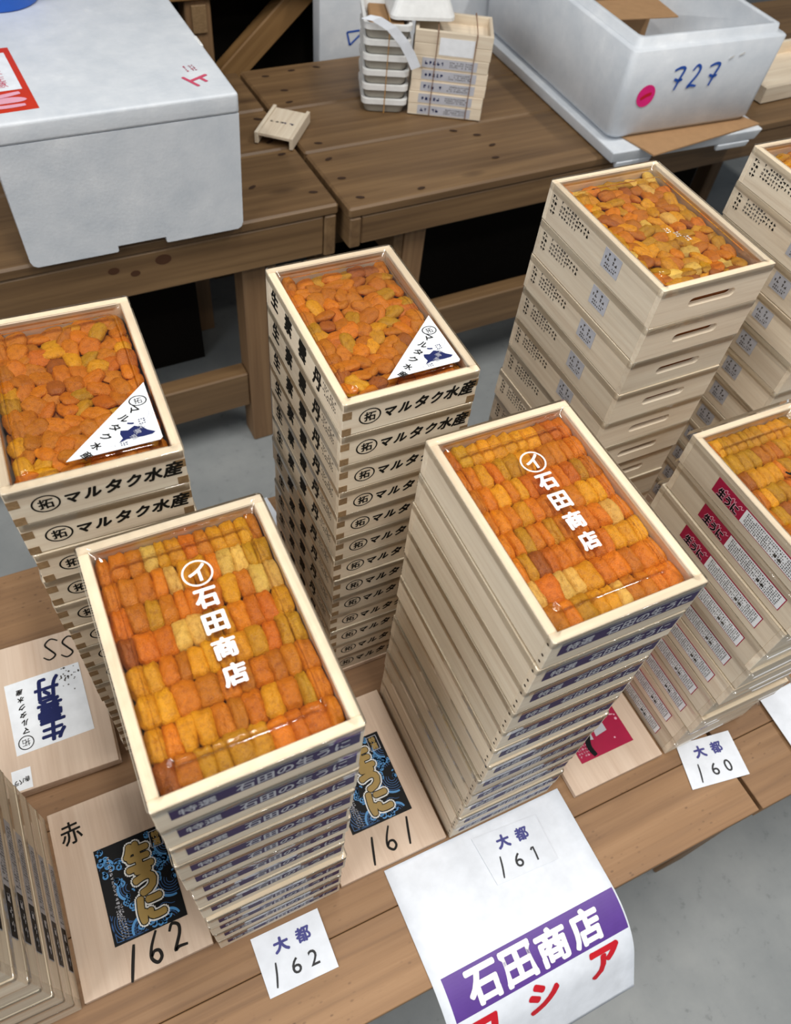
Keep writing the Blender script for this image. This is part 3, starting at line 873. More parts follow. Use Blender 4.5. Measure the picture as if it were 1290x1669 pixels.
def slot_board(w, b, h, sw, sh, zc):
    bm = bmesh.new()
    outer = [(-w/2, 0), (w/2, 0), (w/2, h), (-w/2, h)]
    inner = [(p[0], p[1]+zc) for p in round_rect(-sw/2, sw/2, -sh/2, sh/2, sh*0.49, 4)]
    es = []
    for pts in (outer, inner):
        vs = [bm.verts.new((p[0], 0, p[1])) for p in pts]
        es += [bm.edges.new((vs[i], vs[(i+1) % len(vs)])) for i in range(len(vs))]
    bmesh.ops.triangle_fill(bm, use_beauty=True, use_dissolve=False, edges=es)
    bad = [f for f in bm.faces if abs(f.calc_center_median().x) < sw/2-sh*0.2 and abs(f.calc_center_median().z-zc) < sh*0.45]
    bmesh.ops.delete(bm, geom=bad, context='FACES_ONLY')
    r = bmesh.ops.extrude_face_region(bm, geom=bm.faces[:])
    for v in r['geom']:
        if isinstance(v, bmesh.types.BMVert): v.co.y += b
    bmesh.ops.recalc_face_normals(bm, faces=bm.faces[:])
    return bm_mesh('front_board', bm, 'tray_x')

class Kind: pass
def kind(w, l, h, b, out, plx, ply, slot=False, skirt=0.007):
    k = Kind(); k.w, k.l, k.h, k.b = w, l, h, b
    x, y = w/2, l/2
    k.parts = [('front_board', slot_board(w, b, h, w*0.42, 0.0098, h*0.47) if slot else box_mesh('front_board', (-x, x, 0, b, 0, h), 'tray_x', 0.0005), Matrix.Translation((0, -y, 0))),
               ('back_board', box_mesh('back_board', (-x, x, y-b, y, 0, h), 'tray_x', 0.0005), None),
               ('left_board', box_mesh('left_board', (-x, -x+b, -y+b, y-b, 0, h), 'tray_y', 0.0005), None),
               ('right_board', box_mesh('right_board', (x-b, x, -y+b, y-b, 0, h), 'tray_y', 0.0005), None),
               ('bottom_board', box_mesh('bottom_board', (-x+b, x-b, -y+b, y-b, 0.001, 0.0045), 'tray_y'), None),
               ('cover', cover_mesh(w, l, h, b, out, plx, ply, skirt), None)]
    k.extra = []          # (name, mesh, matrix, [sub-parts])
    return k
def sub(name, geo, mat, mtx): return (name, geo.mesh(name, mat) if isinstance(geo, Geo) else mesh_from(name, geo[0], geo[1], mat), mtx, [])

def make_tray(k, loc, rz, label, group):
    t = thing('sea_urchin_tray', label, 'tray', loc, rz, group)
    for nme, me, mx in k.parts: ob(nme, me, t, mtx=mx)
    for nme, me, mx, subs in k.extra:
        p = ob(nme, me, t, mtx=mx)
        for (n2, m2, x2, _) in subs: ob(n2, m2, p, mtx=x2)
    return t
def stack(k, x0, y0, rot, n, pitch, zbase, seed, labf, group, jx=0.0010, jy=0.0010, jr=0.4):
    rr = random.Random(seed)
    c, s = math.cos(rot), math.sin(rot)
    top = None
    for i in range(n):
        last = i == n-1
        dx = 0 if last else rr.uniform(-jx, jx); dy = 0 if last else rr.uniform(-jy, jy); da = 0 if last else R(rr.uniform(-jr, jr))
        lx, ly = k.w/2+dx, k.l/2+dy
        top = make_tray(k, (x0+c*lx-s*ly, y0+s*lx+c*ly, zbase+i*pitch), rot+da, labf(n-i), group)
    return top
def mat_of(t):
    return Matrix.Translation(t.location) @ Matrix.Rotation(t.rotation_euler.z, 4, 'Z')

# --- kind with purple band (stacks 161 and 162)
KA = kind(0.130, 0.190, 0.0376, 0.0072, 0.0012, 0.0075, 0.013)
band = ('purple_label', sheet_mesh('purple_label', rectpoly(0.118, 0.0165), 0.0003, 'purple'), FRONT(0.003, -0.0952, 0.0225), [])
g = Geo(); g.add(glyph_geo('特選', 0.022, 0.0100, 0.0002), -0.043, 0); g.add(glyph_geo('石田の生うに', 0.072, 0.0118, 0.0003), 0.016, 0)
band[3].append(sub('lettering', g, 'greyprint', TOP(0, 0, 0.0006)))
KA.extra.append(band)
g = Geo()
for z in (0.006, 0.015, 0.03): g.add(disc_geo(0.0013, 8, 0, z))
KA.extra.append(('nail_mark', g.mesh('nail_mark', 'nail'), LEFT(-0.0652, -0.0908, 0.0), []))

def lab162(i): return ('top open-faced tray of the stack beside card 162, neat orange rows' if i == 1 else '%s tray from the top in the stack beside card 162' % ORD[i])
def lab161(i): return ('top open-faced tray of the stack over the purple-banded paper sign' if i == 1 else '%s tray from the top in the stack over the paper sign' % ORD[i])
tA = stack(KA, -0.1148, 0.1072, R(0.23), 12, 0.0384, 0.0005, 11, lab162, 'trays stacked beside card 162', jx=0.0016, jy=0.0026)
tB = stack(KA, 0.1491, 0.1080, 0.0, 12, 0.0389, 0.0005, 12, lab161, 'trays stacked over the paper sign', jx=0.0011, jy=0.0012, jr=0.35)
def cover_print(t):
    g = Geo()
    g.add(ring_geo(0.0105, 0.0013, 32), 0, 0.046)
    g.add(glyph_geo('イ', 0.0118, 0.013, 0.0004), 0, 0.046)
    for i, ch in enumerate('石田商店'):
        g.add(glyph_geo(ch, 0.0142, 0.0142, 0.00075), 0, 0.0255-i*0.0195)
    put('cover_lettering', g, 'whiteprint', t, TOP(0.004, 0.0, KA.h-0.0002))
cover_print(tA); cover_print(tB)
WT1 = {'golden': 3.4, 'orange': 4, 'pale yellow': 1.2, 'amber': 3, 'rust brown': 0.7, 'mustard': 2.6, 'deep orange': 1.4}
fill_rows(mat_of(tA), KA.w, KA.l, KA.h, KA.b, 8, 11, 31, 'tray beside card 162', 'sea urchin rows in the tray beside card 162', 0.05, WT1)
WT2 = {'golden': 4, 'orange': 4, 'pale yellow': 1.6, 'amber': 2, 'rust brown': 0.4, 'mustard': 2.6, 'deep orange': 2.4}
fill_rows(mat_of(tB), KA.w, KA.l, KA.h, KA.b, 8, 11, 32, 'tray over paper sign', 'sea urchin rows in the tray over the paper sign', -0.2, WT2)

# --- kind with brush lettering (two rear left stacks)
KC = kind(0.1217, 0.1790, 0.0358, 0.0068, 0.0009, 0.0055, 0.0075)
g = Geo(); g.add(ring_geo(0.0098, 0.0013, 28, 0.9), -0.038, -0.001); g.add(glyph_geo('拓', 0.0098, 0.0098, 0.0003), -0.038, -0.001)
for i, ch in enumerate('マルタク水産'):
    g.add(glyph_geo(ch, (0.0098, 0.0108, 0.0104, 0.0094, 0.0128, 0.0130)[i], (0.0088, 0.0098, 0.0122, 0.0112, 0.0130, 0.0142)[i], 0.0006, 0.22), -0.0205+i*0.0142, (-0.002, -0.001, 0, 0, 0.001, 0.0015)[i])
KC.extra.append(sub('brush_lettering', g, 'ink', FRONT(0.001, -0.0897, 0.0175)))
g = Geo()
for i, ch in enumerate('生素雲丹'):
    g.add(glyph_geo(ch, 0.0165, (0.018, 0.0195, 0.0195, 0.021)[i], 0.0008, 0.15), -0.066+i*0.034, 0.001-0.001*i)
KC.extra.append(sub('side_lettering', g, 'ink', LEFT(-0.0611, 0.0, 0.0178)))
KC.extra.append(sub('small_print', fine_print(0.030, 0.014, 4, 77, 0.85), 'greyink', LEFT(-0.0611, -0.063, 0.019)))
fj = box_mesh('finger_joint', (-0.0039, 0.0039, -0.0897, -0.0890, 0.0, 0.0082), 'end_grain')
for sx in (-1, 1):
    for z in (0.0, 0.0185): KC.extra.append(('finger_joint', fj, Matrix.Translation((sx*(0.0608-0.0039), 0, z)), []))
def labC(i): return ('top tray of the middle brush-lettered stack, white triangle sticker in its corner' if i == 1 else '%s tray from the top in the middle brush-lettered stack' % ORD[i])
def labD(i): return ('top tray of the leftmost brush-lettered stack, white triangle sticker in its corner' if i == 1 else '%s tray from the top in the leftmost brush-lettered stack' % ORD[i])
tC = stack(KC, 0.0973, 0.3409, 0.0, 13, 0.0363, 0.0090, 13, labC, 'trays in the middle brush-lettered stack', jx=0.0009, jy=0.0009, jr=0.3)
tD = stack(KC, -0.1496, 0.3379, R(-1.1), 13, 0.0367, 0.0085, 14, labD, 'trays in the leftmost brush-lettered stack', jx=0.0012, jy=0.0012, jr=0.5)
def tri_sticker(t, x):
    mm = Matrix.Translation((x, -0.0745, KC.h-0.0003))
    s = ob('triangle_sticker', sheet_mesh('triangle_sticker', [(-0.067, 0.0), (-0.002, 0.0), (0.0, 0.002), (0.0, 0.0605)], 0.0004, 'sticker'), t, mtx=mm)
    a = math.atan2(0.0605, 0.067)
    g = Geo(); g.add(ring_geo(0.0066, 0.0009, 24, 0.8), -0.0085, 0.0425); g.add(glyph_geo('拓', 0.006, 0.006), -0.0085, 0.0425)
    for i, ch in enumerate('マルタク水産'):
        g.add(glyph_geo(ch, 0.0068, 0.0068, 0.0002), -0.0138-0.0078*i, 0.0345-0.0067*i, 0, a-math.pi/2-0.2)
    put('lettering', g, 'ink', s, TOP(0, 0, 0.0007))
    g = Geo()
    for (cx, cy, r) in ((-0.012, 0.030, 0.011), (-0.030, 0.013, 0.010), (-0.040, 0.004, 0.007)):
        for q in (0, 0.0025): g.add(stroke_geo([(cx+(r-q)*math.cos(a2), cy+(r-q)*math.sin(a2)) for a2 in [-2.0+0.25*k for k in range(10)] if cy+(r-q)*math.sin(a2) > 0.001], 0.0004))
    put('wave_print', g, 'greyprint', s, TOP(0, 0, 0.0005))
    P = [(-0.030, 0.0055), (-0.0265, 0.009), (-0.0275, 0.0135), (-0.0265, 0.0168), (-0.0215, 0.0155), (-0.0165, 0.0185), (-0.0120, 0.0165), (-0.0085, 0.0120), (-0.0035, 0.0085), (-0.006, 0.0068), (-0.013, 0.0065), (-0.019, 0.0070), (-0.024, 0.0072)]
    put('island_print', ([Vector((p[0], p[1], 0)) for p in P], [tuple(range(len(P)))]), 'navy', s, TOP(0, 0, 0.0007))
    g = Geo()
    for i, ch in enumerate('北海道'): g.add(glyph_geo(ch, 0.0048, 0.0048), -0.012-0.0035*i, 0.0165-0.0045*i, 0, 0.4)
    put('island_lettering', g, 'greyprint', s, TOP(0, 0, 0.0010))
    g = Geo(); g.add(stroke_geo([(-0.0205, 0.0225), (-0.0185, 0.0215), (-0.0160, 0.0210)], 0.0016)); g.add(fine_print(0.006, 0.006, 3, 6, 0.8), -0.010, 0.0215); g.add(fine_print(0.006, 0.004, 2, 7, 0.8), -0.0265, 0.0035)
    put('ornament', g, 'navy', s, TOP(0, 0, 0.0007))
tri_sticker(tC, 0.0505); tri_sticker(tD, 0.0505)
WT3 = {'golden': 1.0, 'orange': 3, 'amber': 7, 'rust brown': 1.2, 'mustard': 1.4, 'deep orange': 1.4}
fill_pile(mat_of(tC), KC.w, KC.l, KC.h, KC.b, 8, 13, 33, 'middle lettered tray', 'loose sea urchin lobes in the middle lettered tray', WT3, lambda p: p.y < 0.418)
WT4 = {'golden': 2.2, 'orange': 4, 'amber': 6, 'rust brown': 0.8, 'mustard': 1.6, 'deep orange': 1.4}
fill_pile(mat_of(tD), KC.w, KC.l, KC.h, KC.b, 8, 13, 34, 'leftmost lettered tray', 'loose sea urchin lobes in the leftmost lettered tray', WT4, lambda p: px(p)[0] > -6 and p.y < 0.424)

# --- kind with slot handles (two rear right stacks)
KE = kind(0.130, 0.183, 0.0408, 0.0058, 0.0011, 0.006, 0.016, slot=True)
def stamp_extra(K, xl):
    K.extra.append(sub('stamp_print', Geo().add(fine_print(0.032, 0.017, 4, 51, 0.95, 0.0045), 0, 0.001), 'greyink', LEFT(xl, 0.052, 0.024)))
    K.extra.append(sub('stamp_print', Geo().add(fine_print(0.009, 0.021, 4, 52, 1.0, 0.0044)), 'ink', LEFT(xl, 0.078, 0.022)))
    K.extra.append(sub('stamp_print', Geo().add(fine_print(0.022, 0.010, 2, 53, 1.0, 0.005)), 'ink', LEFT(xl, 0.026, 0.026)))
    s = ('price_sticker', sheet_mesh('price_sticker', rectpoly(0.026, 0.020), 0.0003, 'greyprint'), LEFT(xl, -0.022, 0.022), [])
    s[3].append(sub('small_print', fine_print(0.022, 0.009, 2, 54, 0.9, 0.004), 'greyink', TOP(0, 0.004, 0.0006)))
    s[3].append(sub('small_print', fine_print(0.022, 0.006, 2, 56, 0.7), 'greyink', TOP(0, -0.005, 0.0006)))
    K.extra.append(s)
fl = box_mesh('filling', (-0.0585, 0.0585, -0.0848, 0.0848, 0.0046, 0.0215), 'uni')
fa = fl.color_attributes.new('tint', 'FLOAT_COLOR', 'POINT')
for q in fa.data: q.color = lin('8A4A14')  # urchin contents, tinted dark so the slots look shaded inside
KE.extra.append(('filling', fl, None, []))
stamp_extra(KE, -0.0652)
def labE(i): return ('top tray of the slot-handled stack behind the paper sign stack' if i == 1 else '%s tray from the top in the nearer slot-handled stack' % ORD[i])
def labG(i): return ('top tray of the stamped stack at the right edge' if i == 1 else '%s tray from the top in the stamped stack at right edge' % ORD[i])
tE = stack(KE, 0.397, 0.345, R(0.5), 12, 0.0413, 0.0170, 15, labE, 'trays in the slot-handled stack', jx=0.0009, jy=0.0012, jr=0.35)
tG = stack(KE, 0.657, 0.342, R(0.3), 12, 0.0413, 0.0170, 16, labG, 'trays in the stamped stack at the right edge', jx=0.0009, jy=0.0012, jr=0.35)
g = Geo()
for i, (x, y) in enumerate(((-0.006, 0.006), (0.0, -0.002), (0.006, -0.010))): g.add(fine_print(0.010, 0.008, 3, 60+i, 1.0, 0.0035), x, y)
put('cover_lettering', g, 'whiteprint', tE, TOP(0.004, -0.022, KE.h-0.0002))
WT5 = {'golden': 3, 'orange': 3.4, 'pale yellow': 1.2, 'amber': 3.5, 'mustard': 3.5, 'rust brown': 0.8}
fill_pile(mat_of(tE), KE.w, KE.l, KE.h, KE.b, 9, 13, 35, '', '', WT5, lambda p: False)
fill_pile(mat_of(tG), KE.w, KE.l, KE.h, KE.b, 9, 13, 36, '', '', WT5, lambda p: False)

# --- kind with crimson strip labels (front right stack)
KF = kind(0.127, 0.190, 0.0376, 0.0068, 0.0042, 0.0075, 0.014, skirt=0.005)
s = ('strip_label', sheet_mesh('strip_label', rectpoly(0.118, 0.0185), 0.0003, 'crimson'), LEFT(-0.0637, -0.012, 0.0185), [])
s[3].append(sub('white_panel', rect_geo(0.077, 0.0168, 0.0197, 0), 'sticker', TOP(0, 0, 0.0005)))
s[3].append(sub('small_print', Geo().add(fine_print(0.070, 0.0150, 6, 71, 0.9)).add(fine_print(0.014, 0.006, 1, 72, 1, 0.006), 0.012, -0.003), 'greyink', TOP(0.0195, 0, 0.0008)))
g = Geo(); g.add(glyph_geo('生うに', 0.027, 0.0105, 0.0012), -0.0385, -0.0025)
s[3].append(sub('letter_outline', g, 'pale_pink', TOP(0, 0, 0.0006)))
g = Geo(); g.add(glyph_geo('生うに', 0.027, 0.0105, 0.0005), -0.0385, -0.0025)
s[3].append(sub('lettering', g, 'blackprint', TOP(0, 0, 0.0009)))
g = Geo(); 
for i in range(3): g.add(stroke_geo([(-0.047+i*0.010, 0.003), (-0.044+i*0.010, 0.006), (-0.043+i*0.010, 0.003), (-0.0405+i*0.010, 0.005)], 0.0009))
s[3].append(sub('ornament', g, 'pale_pink', TOP(0, 0, 0.0007)))
KF.extra.append(s)
def labF(i): return ('top tray of the stack with crimson side strips' if i == 1 else '%s tray from the top in the stack with crimson strips' % ORD[i])
tF = stack(KF, 0.4386, 0.0871, 0.0, 10, 0.0386, 0.0005, 17, labF, 'trays in the stack with crimson side strips', jx=0.0012, jy=0.0035, jr=0.5)
WT6 = {'golden': 2.4, 'orange': 2.4, 'amber': 4, 'mustard': 4, 'rust brown': 0.6}
fill_rows(mat_of(tF), KF.w, KF.l, KF.h, KF.b, 8, 11, 37, 'crimson-strip tray', 'sea urchin rows in the crimson-strip tray', -0.15, WT6, vis=lambda p: px(p)[0] < 1292)
put('cover_mark', Geo().add(stroke_geo([(-0.004, 0.004), (0.0, 0.0), (0.006, 0.003)], 0.003)).add(glyph_geo('の', 0.012, 0.012, 0.0006), 0.012, -0.006), 'ink', tF, TOP(-0.004, 0.02, KF.h-0.0002))

# --- stack at the lower left corner, seen from its right side
KH = kind(0.130, 0.192, 0.0376, 0.0085, 0.0012, 0.0075, 0.013)
s = ('dark_label', sheet_mesh('dark_label', rectpoly(0.105, 0.0175), 0.0003, 'greyprint'), RIGHT(0.0652, -0.012, 0.018), [])
s[3].append(sub('dark_panel', rect_geo(0.040, 0.0172, -0.032, 0), 'blackprint', TOP(0, 0, 0.0005)))
s[3].append(sub('lettering', Geo().add(fine_print(0.034, 0.012, 1, 81, 1, 0.011)), 'greyprint', TOP(-0.032, 0, 0.0008)))
s[3].append(sub('small_print', fine_print(0.056, 0.014, 5, 82, 0.85), 'greyink', TOP(0.020, 0, 0.0006)))
KH.extra.append(s)
def labH(i): return '%s tray from the top in the stack at lower left corner' % ORD[i]
stack(KH, -0.3790, 0.1115, 0.0, 12, 0.0385, 0.0005, 18, labH, 'trays in the stack at the lower left corner', jx=0.0012, jy=0.0015, jr=0.4)

# --- everything of the lobes that is not single: the far trays and the layers underneath
rest = ob('sea_urchin_lobes', tint_mesh('sea_urchin_lobes', REST['v'], REST['f'], REST['c']))
tag(rest, 'packed sea urchin lobes filling the slot-handled trays and lower layers', 'sea urchin', kind='stuff')

# ------------------------------------------------------------------ lids lying on the bench
def lid_board(label, x0, y0, w, l, z, th=0.008, rz=0.0):
    t = thing('tray_lid', label, 'lid', (x0+w/2, y0+l/2, z), rz)
    box('board', (-w/2, w/2, -l/2, l/2, 0, th), 'lid_y', t, 0.0006)
    return t
def wave_sticker(t, cx, cy, z):
    """black label with blue waves and gold lettering"""
    rr = random.Random(3)
    SW, SH = 0.073, 0.098
    s = ob('wave_sticker', sheet_mesh('wave_sticker', rectpoly(SW, SH), 0.0003, 'blackprint'), t, mtx=TOP(cx, cy, z))
    g = Geo(); g2 = Geo()
    def clipped(pts): return [p for p in pts if abs(p[0]) < SW/2-0.001 and abs(p[1]) < SH/2-0.001]
    def arc(cx, cy, r, a0, a1, n=12): return [(cx+r*math.cos(a0+(a1-a0)*k/n), cy+r*math.sin(a0+(a1-a0)*k/n)) for k in range(n+1)]
    for (ax, ay, rmax, a0, a1) in ((0.030, -0.008, 0.017, 2.6, 5.6), (-0.016, -0.030, 0.024, 2.6, 5.4), (-0.005, -0.043, 0.012, 1.2, 3.6), (0.022, 0.004, 0.014, 0.2, 2.6), (0.034, 0.028, 0.011, 2.2, 4.6), (-0.030, 0.026, 0.010, 0.3, 2.9), (-0.010, 0.000, 0.012, 2.0, 4.5), (0.02, -0.046, 0.01, 0.3, 2.8)):
        r = rmax; i = 0
        while r > 0.003:
            p = clipped(arc(ax, ay, r, a0, a1))
            if len(p) > 2: (g if i == 0 else g2).add(stroke_geo(p, 0.0027 if i == 0 else 0.0008, 2))
            r -= 0.0026; i += 1
    for (ax, ay) in ((-0.030, 0.036), (-0.024, 0.028), (-0.033, 0.020), (-0.015, 0.024), (-0.018, 0.008), (-0.011, -0.008), (-0.018, -0.014), (-0.012, -0.018), (0.020, 0.022), (0.026, 0.014), (0.022, 0.008), (0.031, 0.012), (0.016, -0.002), (0.034, -0.006), (0.004, -0.043), (0.012, -0.045), (0.020, -0.041), (-0.006, -0.041), (0.017, 0.044), (-0.033, 0.043)):
        for q in range(3):
            x, y = ax+rr.uniform(-0.003, 0.003), ay+rr.uniform(-0.003, 0.003)
            p = clipped(arc(x, y, rr.uniform(0.0012, 0.003), rr.uniform(0, 6), rr.uniform(7, 10), 7))
            if len(p) > 2: g.add(stroke_geo(p, 0.0017, 2))
    for q in range(7):
        y = rr.uniform(-0.04, 0.04); x = rr.uniform(-0.03, 0.02)
        p = clipped([(x+0.004*k, y+0.002*math.sin(k*1.3)) for k in range(5)])
        if len(p) > 2: g2.add(stroke_geo(p, 0.0006, 3))
    put('wave_print', g, 'wave', s, TOP(0, 0, 0.0005)); put('wave_lines', g2, 'deepwave', s, TOP(0, 0, 0.00045))
    o3, o2, o1 = Geo(), Geo(), Geo()
    for ch, x, y, w, h in (('生', 0.0045, 0.027, 0.024, 0.026), ('う', 0.0055, 0.000, 0.019, 0.025), ('に', 0.0055, -0.027, 0.023, 0.023)):
        o3.add(glyph_geo(ch, w, h, 0.0047, n=14), x, y); o2.add(glyph_geo(ch, w, h, 0.0032, n=12), x, y); o1.add(glyph_geo(ch, w, h, 0.0022, n=10), x, y)
    put('letter_outline', o3, 'whiteprint', s, TOP(0, 0, 0.0006)); put('letter_shade', o2, 'blackprint', s, TOP(0, 0, 0.0009)); put('lettering', o1, 'gold', s, TOP(0, 0, 0.0012))
    g = Geo(); g.add(([(-0.0065+0.025, 0.028, 0), (0.0065+0.025, 0.028, 0), (0.0065+0.025, 0.046, 0), (-0.0065+0.025, 0.046, 0)], [(0, 1, 2, 3)]))
    fr = Geo()
    for (w, h, x, y) in ((0.012, 0.0007, 0.0265, 0.0455), (0.012, 0.0007, 0.0265, 0.0285), (0.0007, 0.0175, 0.0205, 0.037), (0.0007, 0.0175, 0.0325, 0.037)): fr.add(rect_geo(w, h, x, y))
    put('seal_frame', fr, 'greyprint', s, TOP(0, 0, 0.0007))
    g = Geo(); g.add(glyph_geo('特', 0.0072, 0.0068, 0.0003), 0.0265, 0.0410); g.add(glyph_geo('選', 0.0072, 0.0068, 0.0003), 0.0265, 0.0332)
    put('seal_lettering', g, 'gold', s, TOP(0, 0, 0.0008))
    g = Geo(); g.add(fine_print(0.068, 0.0045, 1, 91, 1, 0.0042), -0.0245, 0.004, 0, -math.pi/2); g.add(fine_print(0.034, 0.008, 3, 92, 0.9), -0.0245, -0.029, 0, -math.pi/2)
    put('small_print', g, 'greyprint', s, TOP(0, 0, 0.0009))

t = lid_board('pale wooden lid with black wave label between the two lower left stacks', -0.2455, 0.1135, 0.126, 0.190, 0.0005)
wave_sticker(t, 0.0105, -0.0105, 0.0082)
put('printed_character', Geo().add(glyph_geo('赤', 0.021, 0.024, 0.0003)), 'ink', t, TOP(-0.043, 0.067, 0.0083, R(3)))
put('handwriting', hand_geo('162', 0.026, 0.021, 0.0235, 0.0033), 'marker', t, TOP(0.0095, -0.076, 0.0083, R(5)))
t = lid_board('pale wooden lid with black wave label, half hidden between the two front stacks', 0.0185, 0.1095, 0.1265, 0.190, 0.0005)
wave_sticker(t, 0.0045, -0.003, 0.0082)
put('printed_characters', Geo().add(glyph_geo('SP', 0.026, 0.024, 0.0002)), 'ink', t, TOP(0.006, 0.071, 0.0083))
put('handwriting', hand_geo('161', 0.023, 0.020, 0.0225, 0.0027), 'marker', t, TOP(0.004, -0.072, 0.0083, R(6)))
t = lid_board('pale wooden lid with a crimson sticker below the crimson-strip stack', 0.305, 0.0885, 0.1275, 0.190, 0.0005)
s = ob('crimson_sticker', sheet_mesh('crimson_sticker', rectpoly(0.076, 0.092), 0.0003, 'crimson'), t, mtx=TOP(0.002, -0.020, 0.0082))
g = Geo(); g2 = Geo(); g3 = Geo()
g.add(stroke_geo([(-0.02, 0.012), (-0.01, 0.004), (0.004, 0.002), (0.014, 0.006), (0.013, 0.0)], 0.009, taper=0.6)); g.add(stroke_geo([(-0.028, 0.000), (-0.022, -0.008), (-0.015, -0.016)], 0.008, taper=0.6))
g.add(stroke_geo([(-0.004, 0.0), (-0.009, -0.012), (-0.018, -0.03), (-0.016, -0.044)], 0.007))
g2.add(stroke_geo([(-0.022, 0.018), (-0.006, 0.010), (0.006, 0.010), (0.018, 0.006), (0.016, -0.003), (0.006, -0.003)], 0.0016)); g2.add(stroke_geo([(0.0, 0.016), (0.012, 0.016), (0.018, 0.028), (0.012, 0.04)], 0.0018)); g2.add(stroke_geo([(0.02, 0.044), (0.026, 0.034), (0.027, 0.022)], 0.0020))
g2.add(stroke_geo([(0.012, 0.012), (0.022, 0.004), (0.032, -0.002)], 0.0028, taper=0.9)); g2.add(stroke_geo([(0.014, 0.008), (0.024, -0.004), (0.033, -0.008)], 0.0020, taper=0.9))
for (x, y, r) in ((0.024, 0.008, 0.0014), (0.033, -0.014, 0.0018), (0.034, -0.009, 0.0011), (0.018, -0.034, 0.0012), (0.004, 0.03, 0.006), (-0.004, 0.024, 0.004)): g2.add(disc_geo(r, 12, x, y))
g3.add(([(-0.012, -0.004, 0), (-0.006, -0.004, 0), (-0.008, -0.026, 0), (-0.016, -0.024, 0)], [(3, 2, 1, 0)])); g3.add(([(-0.001, -0.010, 0), (0.014, -0.012, 0), (0.014, -0.022, 0), (-0.003, -0.024, 0)], [(3, 2, 1, 0)]))
put('white_print', g3, 'greyprint', s, TOP(0, 0, 0.0005)); put('pink_print', g2, 'pale_pink', s, TOP(0, 0, 0.0008)); put('black_print', g, 'blackprint', s, TOP(0, 0, 0.0007))
put('small_print', fine_print(0.018, 0.034, 9, 95, 0.9), 'pale_pink', s, TOP(-0.027, -0.024, 0.0006))

# two lids in the left, upper one with the white label
t = lid_board('lower of the two stacked lids beside the leftmost lettered stack', -0.2800, 0.3345, 0.124, 0.182, 0.0005, 0.009, R(-1.5))
t = lid_board('upper lid with white blue-lettered label, handwritten SS, beside leftmost stack', -0.2805, 0.3330, 0.124, 0.183, 0.0098, 0.009, R(-2.2))
s = ob('white_label', sheet_mesh('white_label', [(-0.042, -0.045), (0.042, -0.045), (0.042, 0.045), (-0.042, 0.045)], 0.0003, 'sticker'), t, mtx=TOP(0.0000, -0.003, 0.0092, math.pi+R(2)))
g = Geo()
for i, ch in enumerate('生雲丹'): g.add(glyph_geo(ch, 0.026, (0.024, 0.026, 0.026)[i], 0.0012, 0.12), 0.000-0.001*i, 0.029-0.027*i)
put('brush_lettering', g, 'navy', s, TOP(0, 0, 0.0006))
g = Geo(); g.add(ring_geo(0.0085, 0.0011, 24), 0.030, 0.033); g.add(glyph_geo('拓', 0.0085, 0.0085), 0.030, 0.033)
for i, ch in enumerate('マルタク水産'): g.add(glyph_geo(ch, 0.0068, 0.0068, 0.0003, 0.2), 0.0275, 0.0185-0.0098*i)
put('lettering', g, 'ink', s, TOP(0, 0, 0.0006))
rr = random.Random(2); g = Geo()
for q in range(34): g.add(disc_geo(rr.uniform(0.0006, 0.0013), 6, -0.026+rr.gauss(0, 0.008), -0.030+rr.gauss(0, 0.008)))
g = Geo()
for q in range(34):
    x = max(-0.040, min(-0.008, -0.026+rr.gauss(0, 0.008))); y = max(-0.043, min(-0.012, -0.032+rr.gauss(0, 0.009)))
    g.add(disc_geo(rr.uniform(0.0006, 0.0013), 6, x, y))
put('speckle_print', g, 'greyink', s, TOP(0, 0, 0.0006))
put('handwriting', hand_geo('SS', 0.028, 0.026, 0.020, 0.0022), 'marker', t, TOP(0.022, 0.070, 0.0093, math.pi+R(-8)))
s = ob('small_note', sheet_mesh('small_note', rectpoly(0.020, 0.024), 0.0003, 'sticker'), t, mtx=TOP(-0.0385, -0.0775, 0.0092, R(0)))
put('handwriting', Geo().add(glyph_geo('赤バラ', 0.016, 0.006, 0.0002)), 'ink', s, TOP(0, -0.002, 0.0006, math.pi+0.15))

# base lids under the brush-lettered and slot stacks
for (x, y, w, l, z, th, lab) in ((0.096, 0.340, 0.124, 0.181, 0.0005, 0.0080, 'wooden base lid under the middle brush-lettered stack'), (-0.1485, 0.3360, 0.124, 0.181, 0.0005, 0.0075, 'wooden base lid under the leftmost brush-lettered stack'),
                       (0.396, 0.345, 0.132, 0.185, 0.0005, 0.016, 'wooden base lid under the slot-handled stack'), (0.656, 0.342, 0.132, 0.185, -0.0035, 0.020, 'wooden base lid under the stamped stack at the right edge')):
    lid_board(lab, x, y, w, l, z, th)
